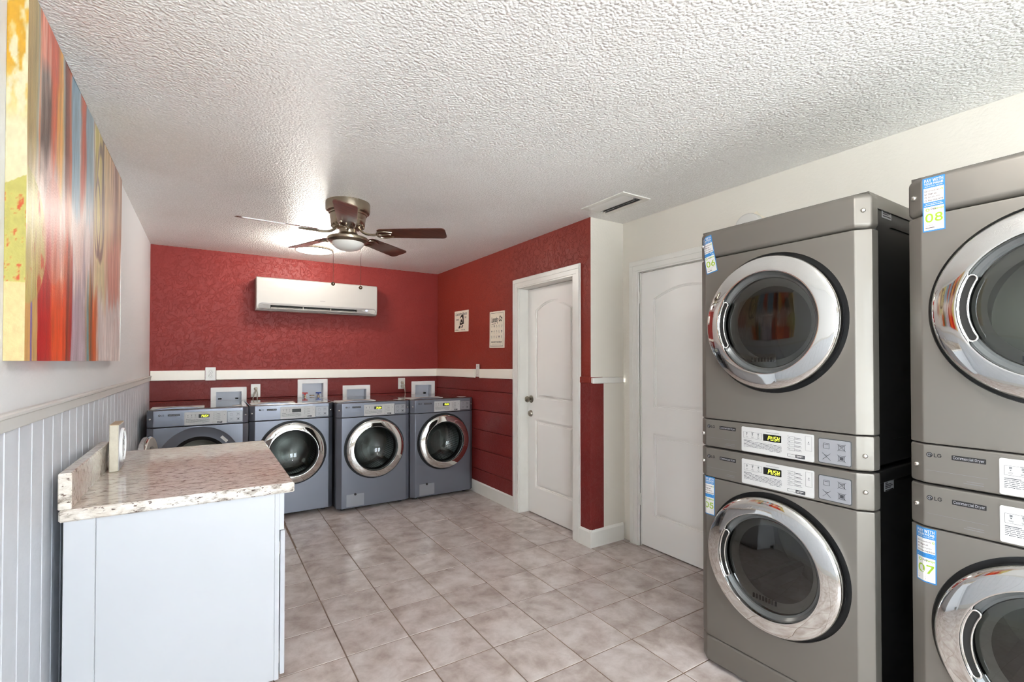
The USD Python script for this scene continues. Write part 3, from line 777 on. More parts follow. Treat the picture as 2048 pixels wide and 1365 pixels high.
        loop = arc(rm + hw, a0, a1, 22) + cap(a1, 1) + arc(rm - hw, a1, a0, 22) + cap(a0, -1)[::-1]
        hd = obj('handle', tube(loop, 0.0026, 10, True), LOOK['chrome'], dr, smooth=60)
        pl = Polygon([(p[0], p[2]) for p in loop])
        obj('handle_slot', face_y(ext(pl, 0.012), -0.031), LOOK['dark_slot'], hd)
        dmesh = lathe([(0.182, 0.0), (0.2, 0.03), (0.245, 0.08), (0.250, 0.5), (0.10, 0.53), (0.0, 0.53)], 72, 'y', (0, 0, cz))
        obj('drum', dmesh, LOOK['drum_dark'], m, smooth=40)
        fins = []
        for a in (90, 210, 330):
            r0 = math.radians(a + 20)
            p = np.array([math.cos(r0), math.sin(r0)]); q = np.array([-p[1], p[0]])
            pts = []
            for yy in (0.12, 0.48):
                for rad, w in ((0.249, 0.04), (0.19, 0.012)):
                    for s in (-1, 1):
                        v = p * rad + q * w * s
                        pts.append((v[0], yy, cz + v[1]))
            fins.append(hull(pts))
        for fm_ in fins:
            obj('drum_fin', fm_, LOOK['drum_dark'], m)
        vent = [plate(x, cz - 0.158, x + 0.007, cz - 0.140, -0.012, -0.008, 0.001) for x in np.arange(-0.075, 0.02, 0.013)]
        obj('lint_slots', cat_(vent), LOOK['dark_slot'], m)
        obj('lint_lip', lathe([(0.181, -0.010), (0.165, -0.006), (0.150, 0.012)], 72, 'y', (0, 0, cz)), LOOK['plastic_grey'], m, smooth=40)
    else:
        bowl = facing(lathe([(0.1975, -0.036), (0.190, -0.026), (0.182, 0.0), (0.165, 0.045), (0.135, 0.078), (0.09, 0.098), (0.04, 0.106), (0.0, 0.107)], SEGS, 'y', (0, 0, cz)))
        obj('door_glass', P(bowl), LOOK['washer_glass'], dr, smooth=True, label='clear bowl-shaped door glass')
        obj('inner_rim', P(lathe([(0.2005, -0.036), (0.1965, -0.034), (0.190, -0.020)], SEGS, 'y', (0, 0, cz))), LOOK['inner_rim'], dr, smooth=35)
        dm, uv = ring_drum(0.21, 0.245, 0.07, 0.42)
        dm.vertices = dm.vertices + [0, 0, cz]
        dr_ = obj('drum', dm, LOOK['drum_steel'], m, smooth=False, uv=uv)
        obj('drum_back', lathe([(0.2452, 0.418), (0.22, 0.436), (0.16, 0.430), (0.10, 0.446), (0.05, 0.440), (0.0, 0.440)], 72, 'y', (0, 0, cz)), LOOK['drum_dark'], dr_, smooth=40)
        fins = []
        for a in (75, 195, 315):
            r0 = math.radians(a)
            p = np.array([math.cos(r0), math.sin(r0)]); q = np.array([-p[1], p[0]])
            pts = []
            for yy, e in ((0.11, 0.6), (0.2, 1), (0.36, 1), (0.42, 0.6)):
                for rad, w in ((0.244, 0.04 * e), (0.244 - 0.055 * e, 0.014)):
                    for s in (-1, 1):
                        v = p * rad + q * w * s
                        pts.append((v[0], yy, cz + v[1]))
            fins.append(hull(pts))
        for fm_ in fins:
            obj('drum_fin', fm_, LOOK['chrome'], m)
        obj('door_gasket', lathe([(0.2049, 0.012), (0.200, 0.018), (0.186, 0.022), (0.176, 0.034), (0.180, 0.05), (0.212, 0.075)] if open_door else [(0.204, 0.028), (0.196, 0.05), (0.212, 0.075)], SEGS, 'y', (0, 0, cz)), LOOK['rubber'], m, smooth=40)
        if open_door:
            obj('door_inner_ring', P(lathe([(0.262, 0.001), (0.258, 0.008), (0.225, 0.012), (0.196, 0.006), (0.192, -0.01)], SEGS, 'y', (0, 0, cz))), LOOK['door_inner_grey'], dr, smooth=40)
            obj('door_recess', lathe([(0.284, 0.0005), (0.272, 0.006), (0.235, 0.012), (0.205, 0.014), (0.2045, 0.03)], SEGS, 'y', (0, 0, cz)), body, m, smooth=40)
            st = plate(-0.030, -0.011, 0.030, 0.011, -0.001, 0.001, 0.002)
            st.apply_transform(trimesh.transformations.rotation_matrix(math.radians(47), (0, 1, 0)))
            st.apply_translation((0.168, 0.0085, cz + 0.172))
            obj('caution_sticker', st, LOOK['sticker_white'], m, label='white caution sticker beside the open drum')
            obj('hinge', bx((-0.292, -0.030, cz - 0.055), (-0.262, 0.012, cz + 0.055), 0.004), LOOK['door_knob_metal'], m)
        # top: glossy lid, dispenser cover with a curved front, small label
        lid = obj('top_lid', bx((-0.341, 0.030, 0.966), (0.341, DM, HM), 0.004), LOOK['washer_lid'], m, smooth=25)
        xs_ = np.linspace(-0.318, 0.020, 25)
        seg = Polygon([(x, 0.979 + 0.017 * (1 - ((x + 0.149) / 0.169) ** 2)) for x in xs_] + [(0.020, 0.972), (-0.318, 0.972)])
        obj('dispenser_lip', face_y(ext(seg, 0.05), 0.085), body, m, smooth=20)
        dc = obj('dispenser_cover', bx((-0.325, 0.080, 0.980), (0.030, 0.23, 0.990), 0.003), LOOK['label_plate'], m)
        obj('top_label', bx((0.225, 0.10, 0.9825), (0.305, 0.16, 0.9838)), LOOK['sticker_white'], m)
        if drain:
            dcv = obj('drain_cover', plate(-0.258, 0.035, -0.100, 0.145, -0.0025, 0.004, 0.004), LOOK['drain_cover'], m)
            obj('drain_latch', lathe([(0, -0.005), (0.010, -0.005), (0.011, 0.0)], 20, 'y', (-0.179, 0, 0.142)), LOOK['dark_slot'], dcv)
    if not up:
        for sx in (-0.27, 0.27):
            for sy in (0.09, 0.70):
                obj('foot', cyl(0.022, (sx, sy, -loc[2] if loc[2] < 0.1 else 0), (sx, sy, 0.02), 16), LOOK['rubber'], m)
    if kind == 'dryer':                                              # rating label on the side, seen past the front corner
        zl = (0.905, 0.945) if up else (0.902, 0.937)
        rl = obj('rating_label', bx((0.3368, 0.125, zl[0]), (0.3378, 0.205, zl[1])), LOOK['icon_plate'], m)
        obj('rating_print', cat_([bx((0.3376, 0.132, z), (0.3382, 0.132 + w, z + 0.003)) for z, w in ((zl[1] - 0.008, 0.02), (zl[1] - 0.014, 0.05), (zl[1] - 0.020, 0.06), (zl[1] - 0.026, 0.045), (zl[1] - 0.034, 0.066))]), LOOK['print_black'], rl)
    if sticker:
        num, sx, sz, ang = sticker
        pay_sticker(m, num, sx, sz, ang)
    return m

def pay_sticker(m, num, sx, sz, ang):
    """payment sticker, its lower left corner at (sx, sz), turned by ang degrees"""
    w, h = 0.0555, 0.171
    def put(t):
        t = t.copy()
        if len(t.faces) < 200:                                       # fine enough to lie round the machine's bevelled corner
            t = t.subdivide_to_size(0.012)
        t.apply_transform(trimesh.transformations.rotation_matrix(math.radians(-ang), (0, 1, 0))); t.apply_translation((sx, 0, sz))
        t.vertices[:, 1] += np.interp(t.vertices[:, 0], [-0.343, -0.336, -0.303, -0.2965], [0.0345, 0.0275, 0.0016, 0.0])
        return t
    y = -0.0006
    st = obj('payment_sticker', put(plate(0, 0, w, h, y, 0.001, 0.002)), LOOK['sticker_blue'], m, label=f'blue and white payment sticker numbered {num}')
    wh = [plate(0.003, 0.004, w - 0.003, 0.078, y - 0.0003, y, 0.0005), plate(0.003, 0.093, w - 0.003, 0.138, y - 0.0003, y, 0.0005)]
    obj('white_field', put(cat_(wh)), LOOK['sticker_white'], st)
    yt = y - 0.0003
    obj('heading', put(wordz('PAY WITH', 0.0095, w / 2, 0.1565, y, True, True, 0.047, depth=0.0003)), LOOK['sticker_white'], st)
    obj('heading', put(wordz('YOUR PHONE', 0.0065, w / 2, 0.1475, y, True, True, 0.047, depth=0.0003)), LOOK['sticker_white'], st)
    obj('small_heading', put(cat_([wordz('SIMPLE. FAST. SECURE.', 0.0032, w / 2, 0.1415, y, False, True, 0.045, depth=0.0003), bar(0.008, 0.0875, w - 0.008, 0.0888, y, 0.0003), bar(0.005, 0.0822, w - 0.005, 0.0842, y, 0.0003)])), LOOK['sticker_white'], st, kind='stuff')
    L = []
    for k, s in enumerate(('Download', 'Sign up', 'Add funds', 'Pay machine')):
        z = 0.1265 - 0.0100 * k
        L.append(wordz(s, 0.0046, 0.0135, z, yt, k % 2 == 1, depth=0.0003))
        L.append(lathe([(0.0016, -0.0003), (0.0027, -0.0003), (0.0027, 0), (0.0016, 0)], 14, 'y', (0.008, yt, z + 0.002), True))
    L += [bar(0.006, 0.0245, w - 0.006, 0.0249, yt, 0.0003), bar(0.007, 0.0185, 0.028, 0.0192, yt, 0.0003), bar(0.007, 0.0105, 0.029, 0.0128, yt, 0.0003)]
    L.append(wordz('Pay', 0.0055, 0.0205, 0.0675, yt, True, depth=0.0003))
    obj('small_lettering', put(cat_(L)), LOOK['sticker_ink'], st)
    for ch, cx in zip(num, (0.0165, 0.0400)):
        obj('digit', put(wordz(ch, 0.0255, cx, 0.0300, yt, True, True, 0.0195, depth=0.0003)), LOOK['sticker_lime'], st)
    obj('brand_lettering', put(wordz('Range', 0.0055, 0.0300, 0.0675, yt, True, depth=0.0003)), LOOK['sticker_lime'], st)
    obj('brand_ring', put(lathe([(0.0028, -0.0003), (0.0050, -0.0003), (0.0050, 0), (0.0028, 0)], 20, 'y', (0.0125, yt, 0.0690), True)), LOOK['sticker_lime'], st)
    obj('brand_ring', put(lathe([(0.0018, -0.0003), (0.0032, -0.0003), (0.0032, 0), (0.0018, 0)], 16, 'y', (0.048, yt, 0.1285), True)), LOOK['sticker_lime'], st)

DX = 1.925
GD = 'stacked dryers on the right'
machine('dryer', 'dryer', (DX, 1.076, 0), -90, 'lower grey dryer of the left stack, with sticker 05 and a chrome round door', GD, ('05', -0.313, 0.675, 0.0))
machine('dryer', 'dryer', (DX, 1.076, HM), -90, 'upper grey dryer of the left stack, with tilted sticker 06', GD, ('06', -0.291, 0.781, 11.0), upper=True)
machine('dryer', 'dryer', (DX, 0.289, 0), -90, 'lower grey dryer of the right stack, cut by the photo edge, with sticker 07', GD, ('07', -0.325, 0.669, 0.0))
machine('dryer', 'dryer', (DX, 0.289, HM), -90, 'upper grey dryer of the right stack, cut by the photo edge, with sticker 08', GD, ('08', -0.295, 0.796, 0.0), upper=True)
GW = 'washers along the back wall'
machine('washer', 'washer', (-0.042, 4.575, 0.008), 0, 'dark grey washer beside the left wall with its round door standing open', GW, open_door=True)
machine('washer', 'washer', (0.650, 4.63, 0.008), 0, 'dark grey washer second from the left wall, display unlit, partly behind the counter', GW, lit=False)
machine('washer', 'washer', (1.335, 4.487, 0.008), 0, 'dark grey washer third from the left wall, between two closed washers', GW)
machine('washer', 'washer', (2.029, 4.48, 0.008), 0, 'dark grey washer in the right corner against the red boards', GW)

# ------------------------------------------------------------------ counter
CZ, CY0, CY1, CX0, CX1 = 0.875, 2.132, 3.360, -0.408, 0.306
ct = thing('countertop', 'cream and brown speckled granite worktop with a short backsplash at the wall', 'countertop')
obj('slab', bx((CX0, CY0, CZ - 0.040), (CX1, CY1, CZ), 0.005), LOOK['granite'], ct)
obj('backsplash', bx((CX0 - 0.002, CY0 + 0.002, CZ + 0.0005), (-0.375, 2.88, CZ + 0.122), 0.003), LOOK['granite'], ct)
cb = thing('cabinet', 'white base cabinet under the granite worktop, end panel towards the camera', 'cabinet')
zb, zt = 0.090, CZ - 0.0405
fy = CY0 + 0.014
obj('body', bx((-0.393, fy + 0.004, zb), (0.238, CY1 - 0.02, zt), 0.001), LOOK['cabinet_white'], cb)
obj('end_panel', bx((-0.3135, fy, zb), (0.2355, fy + 0.006, zt), 0.001), LOOK['cabinet_white'], cb)
obj('scribe_strip', bx((-0.397, fy - 0.003, 0.0), (-0.315, fy + 0.012, zt), 0.0015), LOOK['cabinet_white'], cb)
obj('face_frame', bx((0.236, fy, zb - 0.002), (0.253, CY1 - 0.02, zt), 0.001), LOOK['cabinet_white'], cb)
obj('apron', bx((0.253, fy + 0.002, 0.685), (0.270, CY1 - 0.02, zt), 0.001), LOOK['cabinet_white'], cb)
for k in range(2):
    ya = fy + 0.006 + k * 0.60
    dd = obj('door', bx((0.2570, ya, zb + 0.012), (0.2745, ya + 0.590, 0.681), 0.002), LOOK['cabinet_white'], cb)
    for z in (0.17, 0.61):
        obj('hinge', bx((0.2530, ya + 0.010, z - 0.025), (0.2575, ya + 0.03, z + 0.025)), LOOK['screw_steel'], dd)
obj('toe_kick', bx((-0.30, fy + 0.07, 0.0), (0.18, CY1 - 0.05, zb + 0.002)), LOOK['cabinet_white'], cb)

# block clock on the counter, dial towards the room
ck = thing('clock', 'whitewashed wooden block clock with a round white dial, on the granite', 'clock', (-0.3460, 2.835, CZ + 0.0005), 0.4)
obj('case', bx((-0.0165, -0.085, 0), (0.0165, 0.085, 0.208), 0.003), LOOK['clock_wood'], ck)
obj('case_top', bx((-0.0160, -0.0845, 0.206), (0.0160, 0.0845, 0.2095), 0.001), LOOK['clock_top_wood'], ck)
obj('case_face', bx((0.0155, -0.083, 0.003), (0.0180, 0.083, 0.205), 0.001), LOOK['clock_grey'], ck)
Rz = trimesh.transformations.rotation_matrix(PI / 2, (0, 0, 1))
dl = obj('dial', lathe([(0, -0.004), (0.070, -0.004), (0.071, 0.0)], 48, 'y').apply_transform(Rz).apply_translation((0.0182, 0, 0.106)), LOOK['dial_white'], ck, smooth=30)
obj('bezel', lathe([(0.068, 0.0), (0.068, -0.010), (0.076, -0.011), (0.079, -0.006), (0.079, 0.0)], 48, 'y').apply_transform(Rz).apply_translation((0.0180, 0, 0.106)), LOOK['dial_white'], ck, smooth=30)
nm = []
for k in range(12):
    a = math.radians(30 * k)
    t = wordz(str(12 if k == 0 else k), 0.013, 0.055 * math.sin(a), 0.055 * math.cos(a) - 0.0065, -0.004, True, True)
    nm.append(t)
nm += [stroke((0, 0), (0.022, 0.020), 0.0035, -0.005), stroke((0, 0), (-0.018, 0.040), 0.0025, -0.005)]
obj('numerals', cat_(nm).apply_transform(Rz).apply_translation((0.0182, 0, 0.106)), LOOK['print_black'], dl)

# ------------------------------------------------------------------ painting on the left wall
PY0, PY1, PZ0, PZ1, PT = 1.731, 3.362, 1.369, 2.362, 0.040
def xp(y, z):
    return XL + 0.0 * y + 0.0 * z
def art(y, z):
    """colour of the abstract canvas at (y along the wall, z up), sRGB"""
    s = (y - PY0) / (PY1 - PY0)
    yy = 1.778 + s * (3.458 - 1.778)
    tab_y = [1.778, 1.844, 1.904, 2.026, 2.091, 2.18, 2.257, 2.298, 2.431, 2.557, 2.668, 2.791, 2.963, 3.458]
    tab_x = [88, 115, 138, 180, 200, 225, 245, 255, 285, 310, 330, 350, 375, 432]
    c = np.interp(yy, tab_y, tab_x); v = (z - PZ0) / (PZ1 - PZ0)
    P3 = lambda a, b, k: meshkit.fbm(np.stack([s * a, v * b, np.full_like(v, k)], -1), 4, k)
    st = P3(55, 2.2, 1) - 0.5; fi = P3(140, 10, 2) - 0.5; lg = P3(9, 5, 3) - 0.5
    cc = c + 7 * lg + 11 * st
    def ramp(st_):
        xs = [p[0] for p in st_]; return np.stack([np.interp(cc, xs, [p[1][k] for p in st_]) for k in range(3)], -1)
    low = ramp([(88, (205, 160, 95)), (111, (205, 160, 95)), (113, (112, 98, 165)), (116, (112, 98, 165)), (118, (205, 165, 100)), (134, (205, 165, 105)), (137, (180, 22, 28)), (178, (196, 36, 30)), (188, (228, 84, 30)), (234, (224, 80, 36)),
                (239, (112, 44, 32)), (246, (170, 70, 40)), (252, (176, 40, 34)), (258, (178, 160, 172)), (304, (188, 178, 186)), (309, (190, 150, 110)), (316, (100, 165, 175)), (322, (180, 120, 60)), (328, (96, 80, 70)), (334, (214, 96, 34)), (345, (200, 110, 66)), (352, (224, 216, 212)), (432, (228, 222, 218))])
    hi = ramp([(88, (172, 142, 88)), (122, (176, 156, 104)), (130, (146, 156, 152)), (136, (206, 112, 62)), (141, (74, 54, 48)), (170, (84, 60, 54)), (176, (204, 84, 48)), (190, (206, 90, 50)), (197, (226, 154, 66)), (216, (224, 166, 80)),
               (223, (150, 160, 164)), (228, (98, 44, 38)), (240, (140, 62, 44)), (250, (190, 96, 60)), (255, (132, 164, 184)), (284, (140, 168, 184)), (289, (196, 84, 58)), (299, (190, 82, 60)), (304, (132, 160, 176)), (330, (142, 164, 176)), (334, (96, 70, 60)),
               (338, (196, 182, 96)), (360, (196, 176, 110)), (366, (98, 72, 72)), (372, (196, 170, 120)), (398, (204, 164, 132)), (408, (140, 98, 82)), (420, (196, 158, 130)), (432, (170, 124, 100))])
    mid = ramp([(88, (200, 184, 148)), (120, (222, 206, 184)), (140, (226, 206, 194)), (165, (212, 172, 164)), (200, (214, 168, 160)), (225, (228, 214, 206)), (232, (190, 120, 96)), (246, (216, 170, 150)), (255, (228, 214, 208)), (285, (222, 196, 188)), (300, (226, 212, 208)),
                (330, (216, 206, 204)), (334, (150, 120, 100)), (345, (214, 200, 150)), (372, (206, 196, 150)), (385, (200, 140, 124)), (420, (206, 150, 134)), (432, (220, 200, 186))])  # pale middle band: cream brushwork with the canvas glare painted in
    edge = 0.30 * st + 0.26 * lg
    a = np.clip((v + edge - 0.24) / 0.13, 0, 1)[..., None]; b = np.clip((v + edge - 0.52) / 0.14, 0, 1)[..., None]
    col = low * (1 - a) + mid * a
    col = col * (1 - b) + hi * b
    def blend(mask, rgb, k=1.0):
        nonlocal col
        m = np.clip(mask, 0, 1)[..., None] * k
        col = col * (1 - m) + np.array(rgb, float) * m
    blend(np.clip((v + 0.2 * lg - 0.80) * 12, 0, 1) * np.clip((c - 134) / 4, 0, 1) * np.clip((206 - c) / 10, 0, 1), (206, 88, 60))
    # the olive disc whose rim wraps round the left edge
    e = 1 - (((c - 92) / 74) ** 2 + ((v - 0.335) / 0.185) ** 2)
    blend(e * 14, (188, 178, 104), 0.80 )
    blend(np.clip((P3(40, 14, 5) - 0.62) * 10, 0, 1) * np.clip(e * 8, 0, 1), (198, 84, 40))
    e2 = 1 - (((c - 190) / 36) ** 2 + ((v - 0.40) / 0.17) ** 2)
    blend(e2 * 8, (206, 132, 116), 0.55)
    for ex, ez, ra, rb in ((346, 0.62, 10, 0.16), (356, 0.70, 14, 0.24)):
        q = np.abs(np.sqrt(((c - ex) / ra) ** 2 + ((v - ez) / rb) ** 2) - 1)
        blend(np.clip((0.16 - q) * 10, 0, 1), (104, 80, 76), 0.8)
    blend(np.clip((st - 0.16) * 8, 0, 1) * np.clip((v - 0.15) * 5, 0, 1), (232, 222, 212), 0.45)
    blend(np.clip((fi - 0.16) * 8, 0, 1), (110, 70, 60), 0.35)
    col = col * (1 + 0.34 * fi[..., None] + 0.22 * st[..., None])
    return np.clip(col, 8, 250)
def edge_art(q, z):
    """the wrapped left edge: q 0 at the wall, 1 at the face"""
    v = (z - PZ0) / (PZ1 - PZ0)
    n1 = meshkit.fbm(np.stack([q * 3, v * 22, 0 * v], -1), 4, 8); n2 = meshkit.fbm(np.stack([q * 6, v * 60, 0 * v + 3], -1), 3, 9)
    top = np.array((240, 226, 184.0)) * (1 - 0)
    col = np.where((v > 0.46 + 0.03 * q)[..., None], top, np.array((208, 196, 104.0)))
    col = np.where((v < 0.205)[..., None], np.array((240, 212, 150.0)), col)
    m = np.clip((n1 - 0.44) * 6, 0, 1) * np.clip((v - 0.62) * 6, 0, 1)
    col = col * (1 - m[..., None]) + np.array((226, 170, 50.0)) * m[..., None]
    m = np.clip((n2 - 0.66) * 12, 0, 1) * ((v > 0.205) & (v < 0.47))
    col = col * (1 - m[..., None]) + np.array((206, 84, 34.0)) * m[..., None]
    return np.clip(col * (0.74 + 0.12 * n2[..., None]), 0, 250)
to_lin = lambda c: np.where(c / 255 <= 0.04045, c / 255 / 12.92, ((c / 255 + 0.055) / 1.055) ** 2.4)
def grid(na, nb):
    i, j = np.meshgrid(np.arange(na), np.arange(nb), indexing='ij'); k = i * nb + j
    a, b, c, d = k[:-1, :-1].ravel(), k[1:, :-1].ravel(), k[1:, 1:].ravel(), k[:-1, 1:].ravel()
    return np.vstack([np.stack([a, b, c], 1), np.stack([a, c, d], 1)])
pt = thing('painting', 'large unframed abstract canvas in red, orange, blue and cream on the left wall', 'painting')
na, nb = 520, 300
Y_, Z_ = np.meshgrid(np.linspace(PY0, PY1, na), np.linspace(PZ0, PZ1, nb), indexing='ij')
bow = 0.0015 * np.sin(Y_ * 9) * np.sin((Z_ - PZ0) * 5)
V_ = np.stack([xp(Y_, Z_) + PT + bow, Y_, Z_], -1).reshape(-1, 3)
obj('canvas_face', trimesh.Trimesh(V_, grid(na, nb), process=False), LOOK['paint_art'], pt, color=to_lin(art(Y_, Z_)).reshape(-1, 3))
def strip(name, fn_v, nq, nz, colfn):
    q, z = np.meshgrid(np.linspace(0, 1, nq), np.linspace(0, 1, nz), indexing='ij')
    v = fn_v(q, z).reshape(-1, 3)
    obj(name, trimesh.Trimesh(v, grid(nq, nz), process=False), LOOK['paint_art'], pt, color=to_lin(colfn(q, z)).reshape(-1, 3))
zz_ = lambda t: PZ0 + t * (PZ1 - PZ0)
strip('canvas_edge', lambda q, t: np.stack([xp(PY0, zz_(t)) + 0.0005 + q * PT, np.full_like(q, PY0), zz_(t)], -1), 14, 300, lambda q, t: edge_art(q, zz_(t)))
strip('canvas_edge', lambda q, t: np.stack([xp(PY1, zz_(t)) + 0.0005 + q * PT, np.full_like(q, PY1), zz_(t)], -1), 4, 120, lambda q, t: np.full(q.shape + (3,), 222.0))
yy_ = lambda t: PY0 + t * (PY1 - PY0)
strip('canvas_edge', lambda q, t: np.stack([xp(yy_(t), PZ0) + 0.0005 + q * PT, yy_(t), np.full_like(q, PZ0)], -1), 4, 300, lambda q, t: art(yy_(t), np.full_like(q, PZ0 + 0.01)))
strip('canvas_edge', lambda q, t: np.stack([xp(yy_(t), PZ1) + 0.0005 + q * PT, yy_(t), np.full_like(q, PZ1)], -1), 4, 300, lambda q, t: art(yy_(t), np.full_like(q, PZ1 - 0.01)))

# ------------------------------------------------------------------ ceiling fan
FX, FY = 0.8024, 3.334
fan = thing('ceiling_fan', 'brushed nickel ceiling fan with five dark wood blades and a white bowl light', 'ceiling fan', (FX, FY, H))
obj('motor_housing', lathe([(0.0, 0.0), (0.142, 0.0), (0.144, -0.012), (0.144, -0.050), (0.139, -0.066), (0.126, -0.074), (0.124, -0.082), (0.118, -0.086), (0.113, -0.118), (0.112, -0.122), (0.110, -0.150), (0.102, -0.162), (0.088, -0.168), (0.0, -0.168)], 56, 'z'), LOOK['nickel'], fan, smooth=35)
obj('vent_ring', cat_([bx((-0.006, 0.094, -0.166), (0.006, 0.108, -0.152), 0.001).apply_transform(trimesh.transformations.rotation_matrix(2 * PI * k / 20, (0, 0, 1))) for k in range(20)]), LOOK['dark_nickel'], fan)
obj('neck', lathe([(0.088, -0.166), (0.070, -0.176), (0.056, -0.180), (0.054, -0.206), (0.060, -0.212), (0.0, -0.212)], 40, 'z'), LOOK['nickel'], fan, smooth=35)
obj('light_fitter', lathe([(0.058, -0.206), (0.070, -0.218), (0.100, -0.230), (0.130, -0.238), (0.134, -0.244), (0.133, -0.258), (0.116, -0.270), (0.104, -0.272)], 56, 'z'), LOOK['nickel'], fan, smooth=35)
obj('light_bowl', lathe([(0.106, -0.262), (0.106, -0.270), (0.100, -0.286), (0.086, -0.302), (0.064, -0.314), (0.036, -0.321), (0.0, -0.323)], 48, 'z'), LOOK['fan_glass'], fan, smooth=True, label='frosted white glass bowl shade')
A0 = 3.19663
def blade():
    n = 10
    out = []
    L0, L1 = 0.205, 0.665
    out = [(L0, 0.040), (L0 + 0.012, 0.050), (L0 + 0.03, 0.055), (0.40, 0.062)]
    out += [(L1 - 0.030 + 0.030 * math.sin(t), 0.038 + 0.030 * math.cos(t)) for t in np.linspace(0, PI / 2, 7)]
    poly = Polygon([(x, w) for x, w in out] + [(x, -w) for x, w in out[::-1]])
    t = ext(poly, 0.006); t.apply_translation((0, 0, -0.003))
    return t
def iron():
    arm = tube(bez((0.075, 0, 0.036), (0.10, 0, 0.0), (0.13, 0, -0.016), (0.215, 0, -0.008), n=14), 0.0085, 8)
    pr = []
    for sgn in (-1, 1):
        pr.append(tube(bez((0.195, 0, -0.010), (0.205, sgn * 0.055, -0.010), (0.250, sgn * 0.050, -0.010), (0.305, sgn * 0.030, -0.010), n=14), 0.0055, 8))
    pr.append(tube(bez((0.215, 0, -0.010), (0.24, 0.012, -0.010), (0.27, -0.012, -0.010), (0.292, 0, -0.010), n=10), 0.0045, 8))
    lf = cat_(pr)
    return arm, lf
for k in range(5):
    a = A0 + k * 2 * PI / 5
    pitch = trimesh.transformations.rotation_matrix(math.radians(-13), (1, 0, 0))
    M = trimesh.transformations.translation_matrix((0, 0, -0.206)) @ trimesh.transformations.rotation_matrix(a, (0, 0, 1))
    b_ = blade().apply_transform(pitch).apply_transform(M)
    bl = obj('blade', b_, LOOK['blade_wood'], fan)
    ar, lf = iron()
    obj('blade_iron', cat_([ar, lf.apply_transform(pitch)]).apply_transform(M), LOOK['nickel'], bl, smooth=35)
for (px_, py_, zl_) in ((-0.095, 0.0, 1.884), (0.086, 0.0, 1.874)):
    pc = obj('pull_chain', tube([(px_, py_, -0.255), (px_, py_, -0.35), (px_, py_, zl_ + 0.012 - H)], 0.0011, 6), LOOK['dark_nickel'], fan)
    obj('chain_pull', trimesh.creation.icosphere(3, 0.0125).apply_translation((px_, py_, zl_ - H)), LOOK['dark_nickel'], pc, smooth=True)

# flush ceiling lamps, lit: the one in view, and two unseen ones added over the front half for fill
LAMPS = [(0.812, 4.60, 'lit round flush ceiling lamp with two metal rings near the back wall'), (1.0, 0.35, 'unseen round ceiling lamp added over the camera as fill light'), (1.0, -1.25, 'unseen round ceiling lamp added near the front windows as fill light')]
for LX, LY, lab in LAMPS:
    lamp = thing('ceiling_lamp', lab, 'ceiling lamp', (LX, LY, H), group='round ceiling lamps')
    obj('mount', lathe([(0.0, -0.002), (0.156, -0.002), (0.156, -0.010), (0.152, -0.014), (0.148, -0.014)], 56, 'z'), LOOK['nickel'], lamp, smooth=35)
    obj('side_band', lathe([(0.148, -0.012), (0.153, -0.066)], 56, 'z'), LOOK['lamp_band' if LY > 4 else 'added_lamp_glow'], lamp, smooth=35)
    obj('diffuser', lathe([(0.153, -0.066), (0.150, -0.078), (0.10, -0.086), (0.0, -0.088)], 56, 'z'), LOOK['lamp_glow' if LY > 4 else 'added_lamp_glow'], lamp, smooth=35)
    obj('metal_ring', lathe([(0.152, -0.060), (0.160, -0.060), (0.161, -0.074), (0.153, -0.078)], 56, 'z', closed=True), LOOK['nickel'], lamp, smooth=35)

# ceiling register
vt = thing('ceiling_vent', 'white rectangular air register set in the ceiling above the grey corner', 'air vent', (2.328, 2.361, H))
fr_ = sbox(-0.125, -0.20, 0.125, 0.20).difference(sbox(-0.085, -0.165, 0.085, 0.165))
fm = ext(fr_, 0.007); fm.apply_translation((0, 0, -0.0085))
obj('frame', fm, LOOK['white_trim'], vt)
obj('duct_plate', bx((-0.09, -0.17, -0.0012), (0.09, 0.17, -0.0004)), LOOK['dark_slot'], vt)  # dark sheet painted as the shade inside the duct
for k in range(7):
    x = -0.072 + 0.024 * k
    t = bx((-0.010, -0.164, -0.0008), (0.010, 0.164, 0.0008)); t.apply_transform(trimesh.transformations.rotation_matrix(math.radians(38 if k < 4 else -38), (0, 1, 0))); t.apply_translation((x, 0, -0.008))
    obj('slat', t, LOOK['plastic_grey'] if k >= 4 else LOOK['white_trim'], vt)

# vent stub on the grey wall above the left stack
vs = thing('dryer_vent', 'white round vent cap on the grey wall above the left dryer stack', 'vent cap', (XG, 1.640, 2.166))
def wall_disc(p):
    return lathe(p, 40, 'y').apply_transform(trimesh.transformations.rotation_matrix(-PI / 2, (0, 0, 1)))
obj('cap', wall_disc([(0, -0.050), (0.066, -0.050), (0.076, -0.044), (0.078, -0.036), (0.078, 0.0)]), LOOK['plastic_white'], vs, smooth=35)
tp = Polygon([((0.096 + 0.012 * math.sin(5 * a) + 0.006 * math.sin(11 * a)) * math.cos(a), (0.086 + 0.010 * math.sin(7 * a)) * math.sin(a)) for a in np.linspace(0, 2 * PI, 60, endpoint=False)])
tt = face_y(ext(tp, 0.003), 0.0); tt.apply_transform(trimesh.transformations.rotation_matrix(-PI / 2, (0, 0, 1)))
obj('patch', tt, LOOK['paper_cream'], vs)

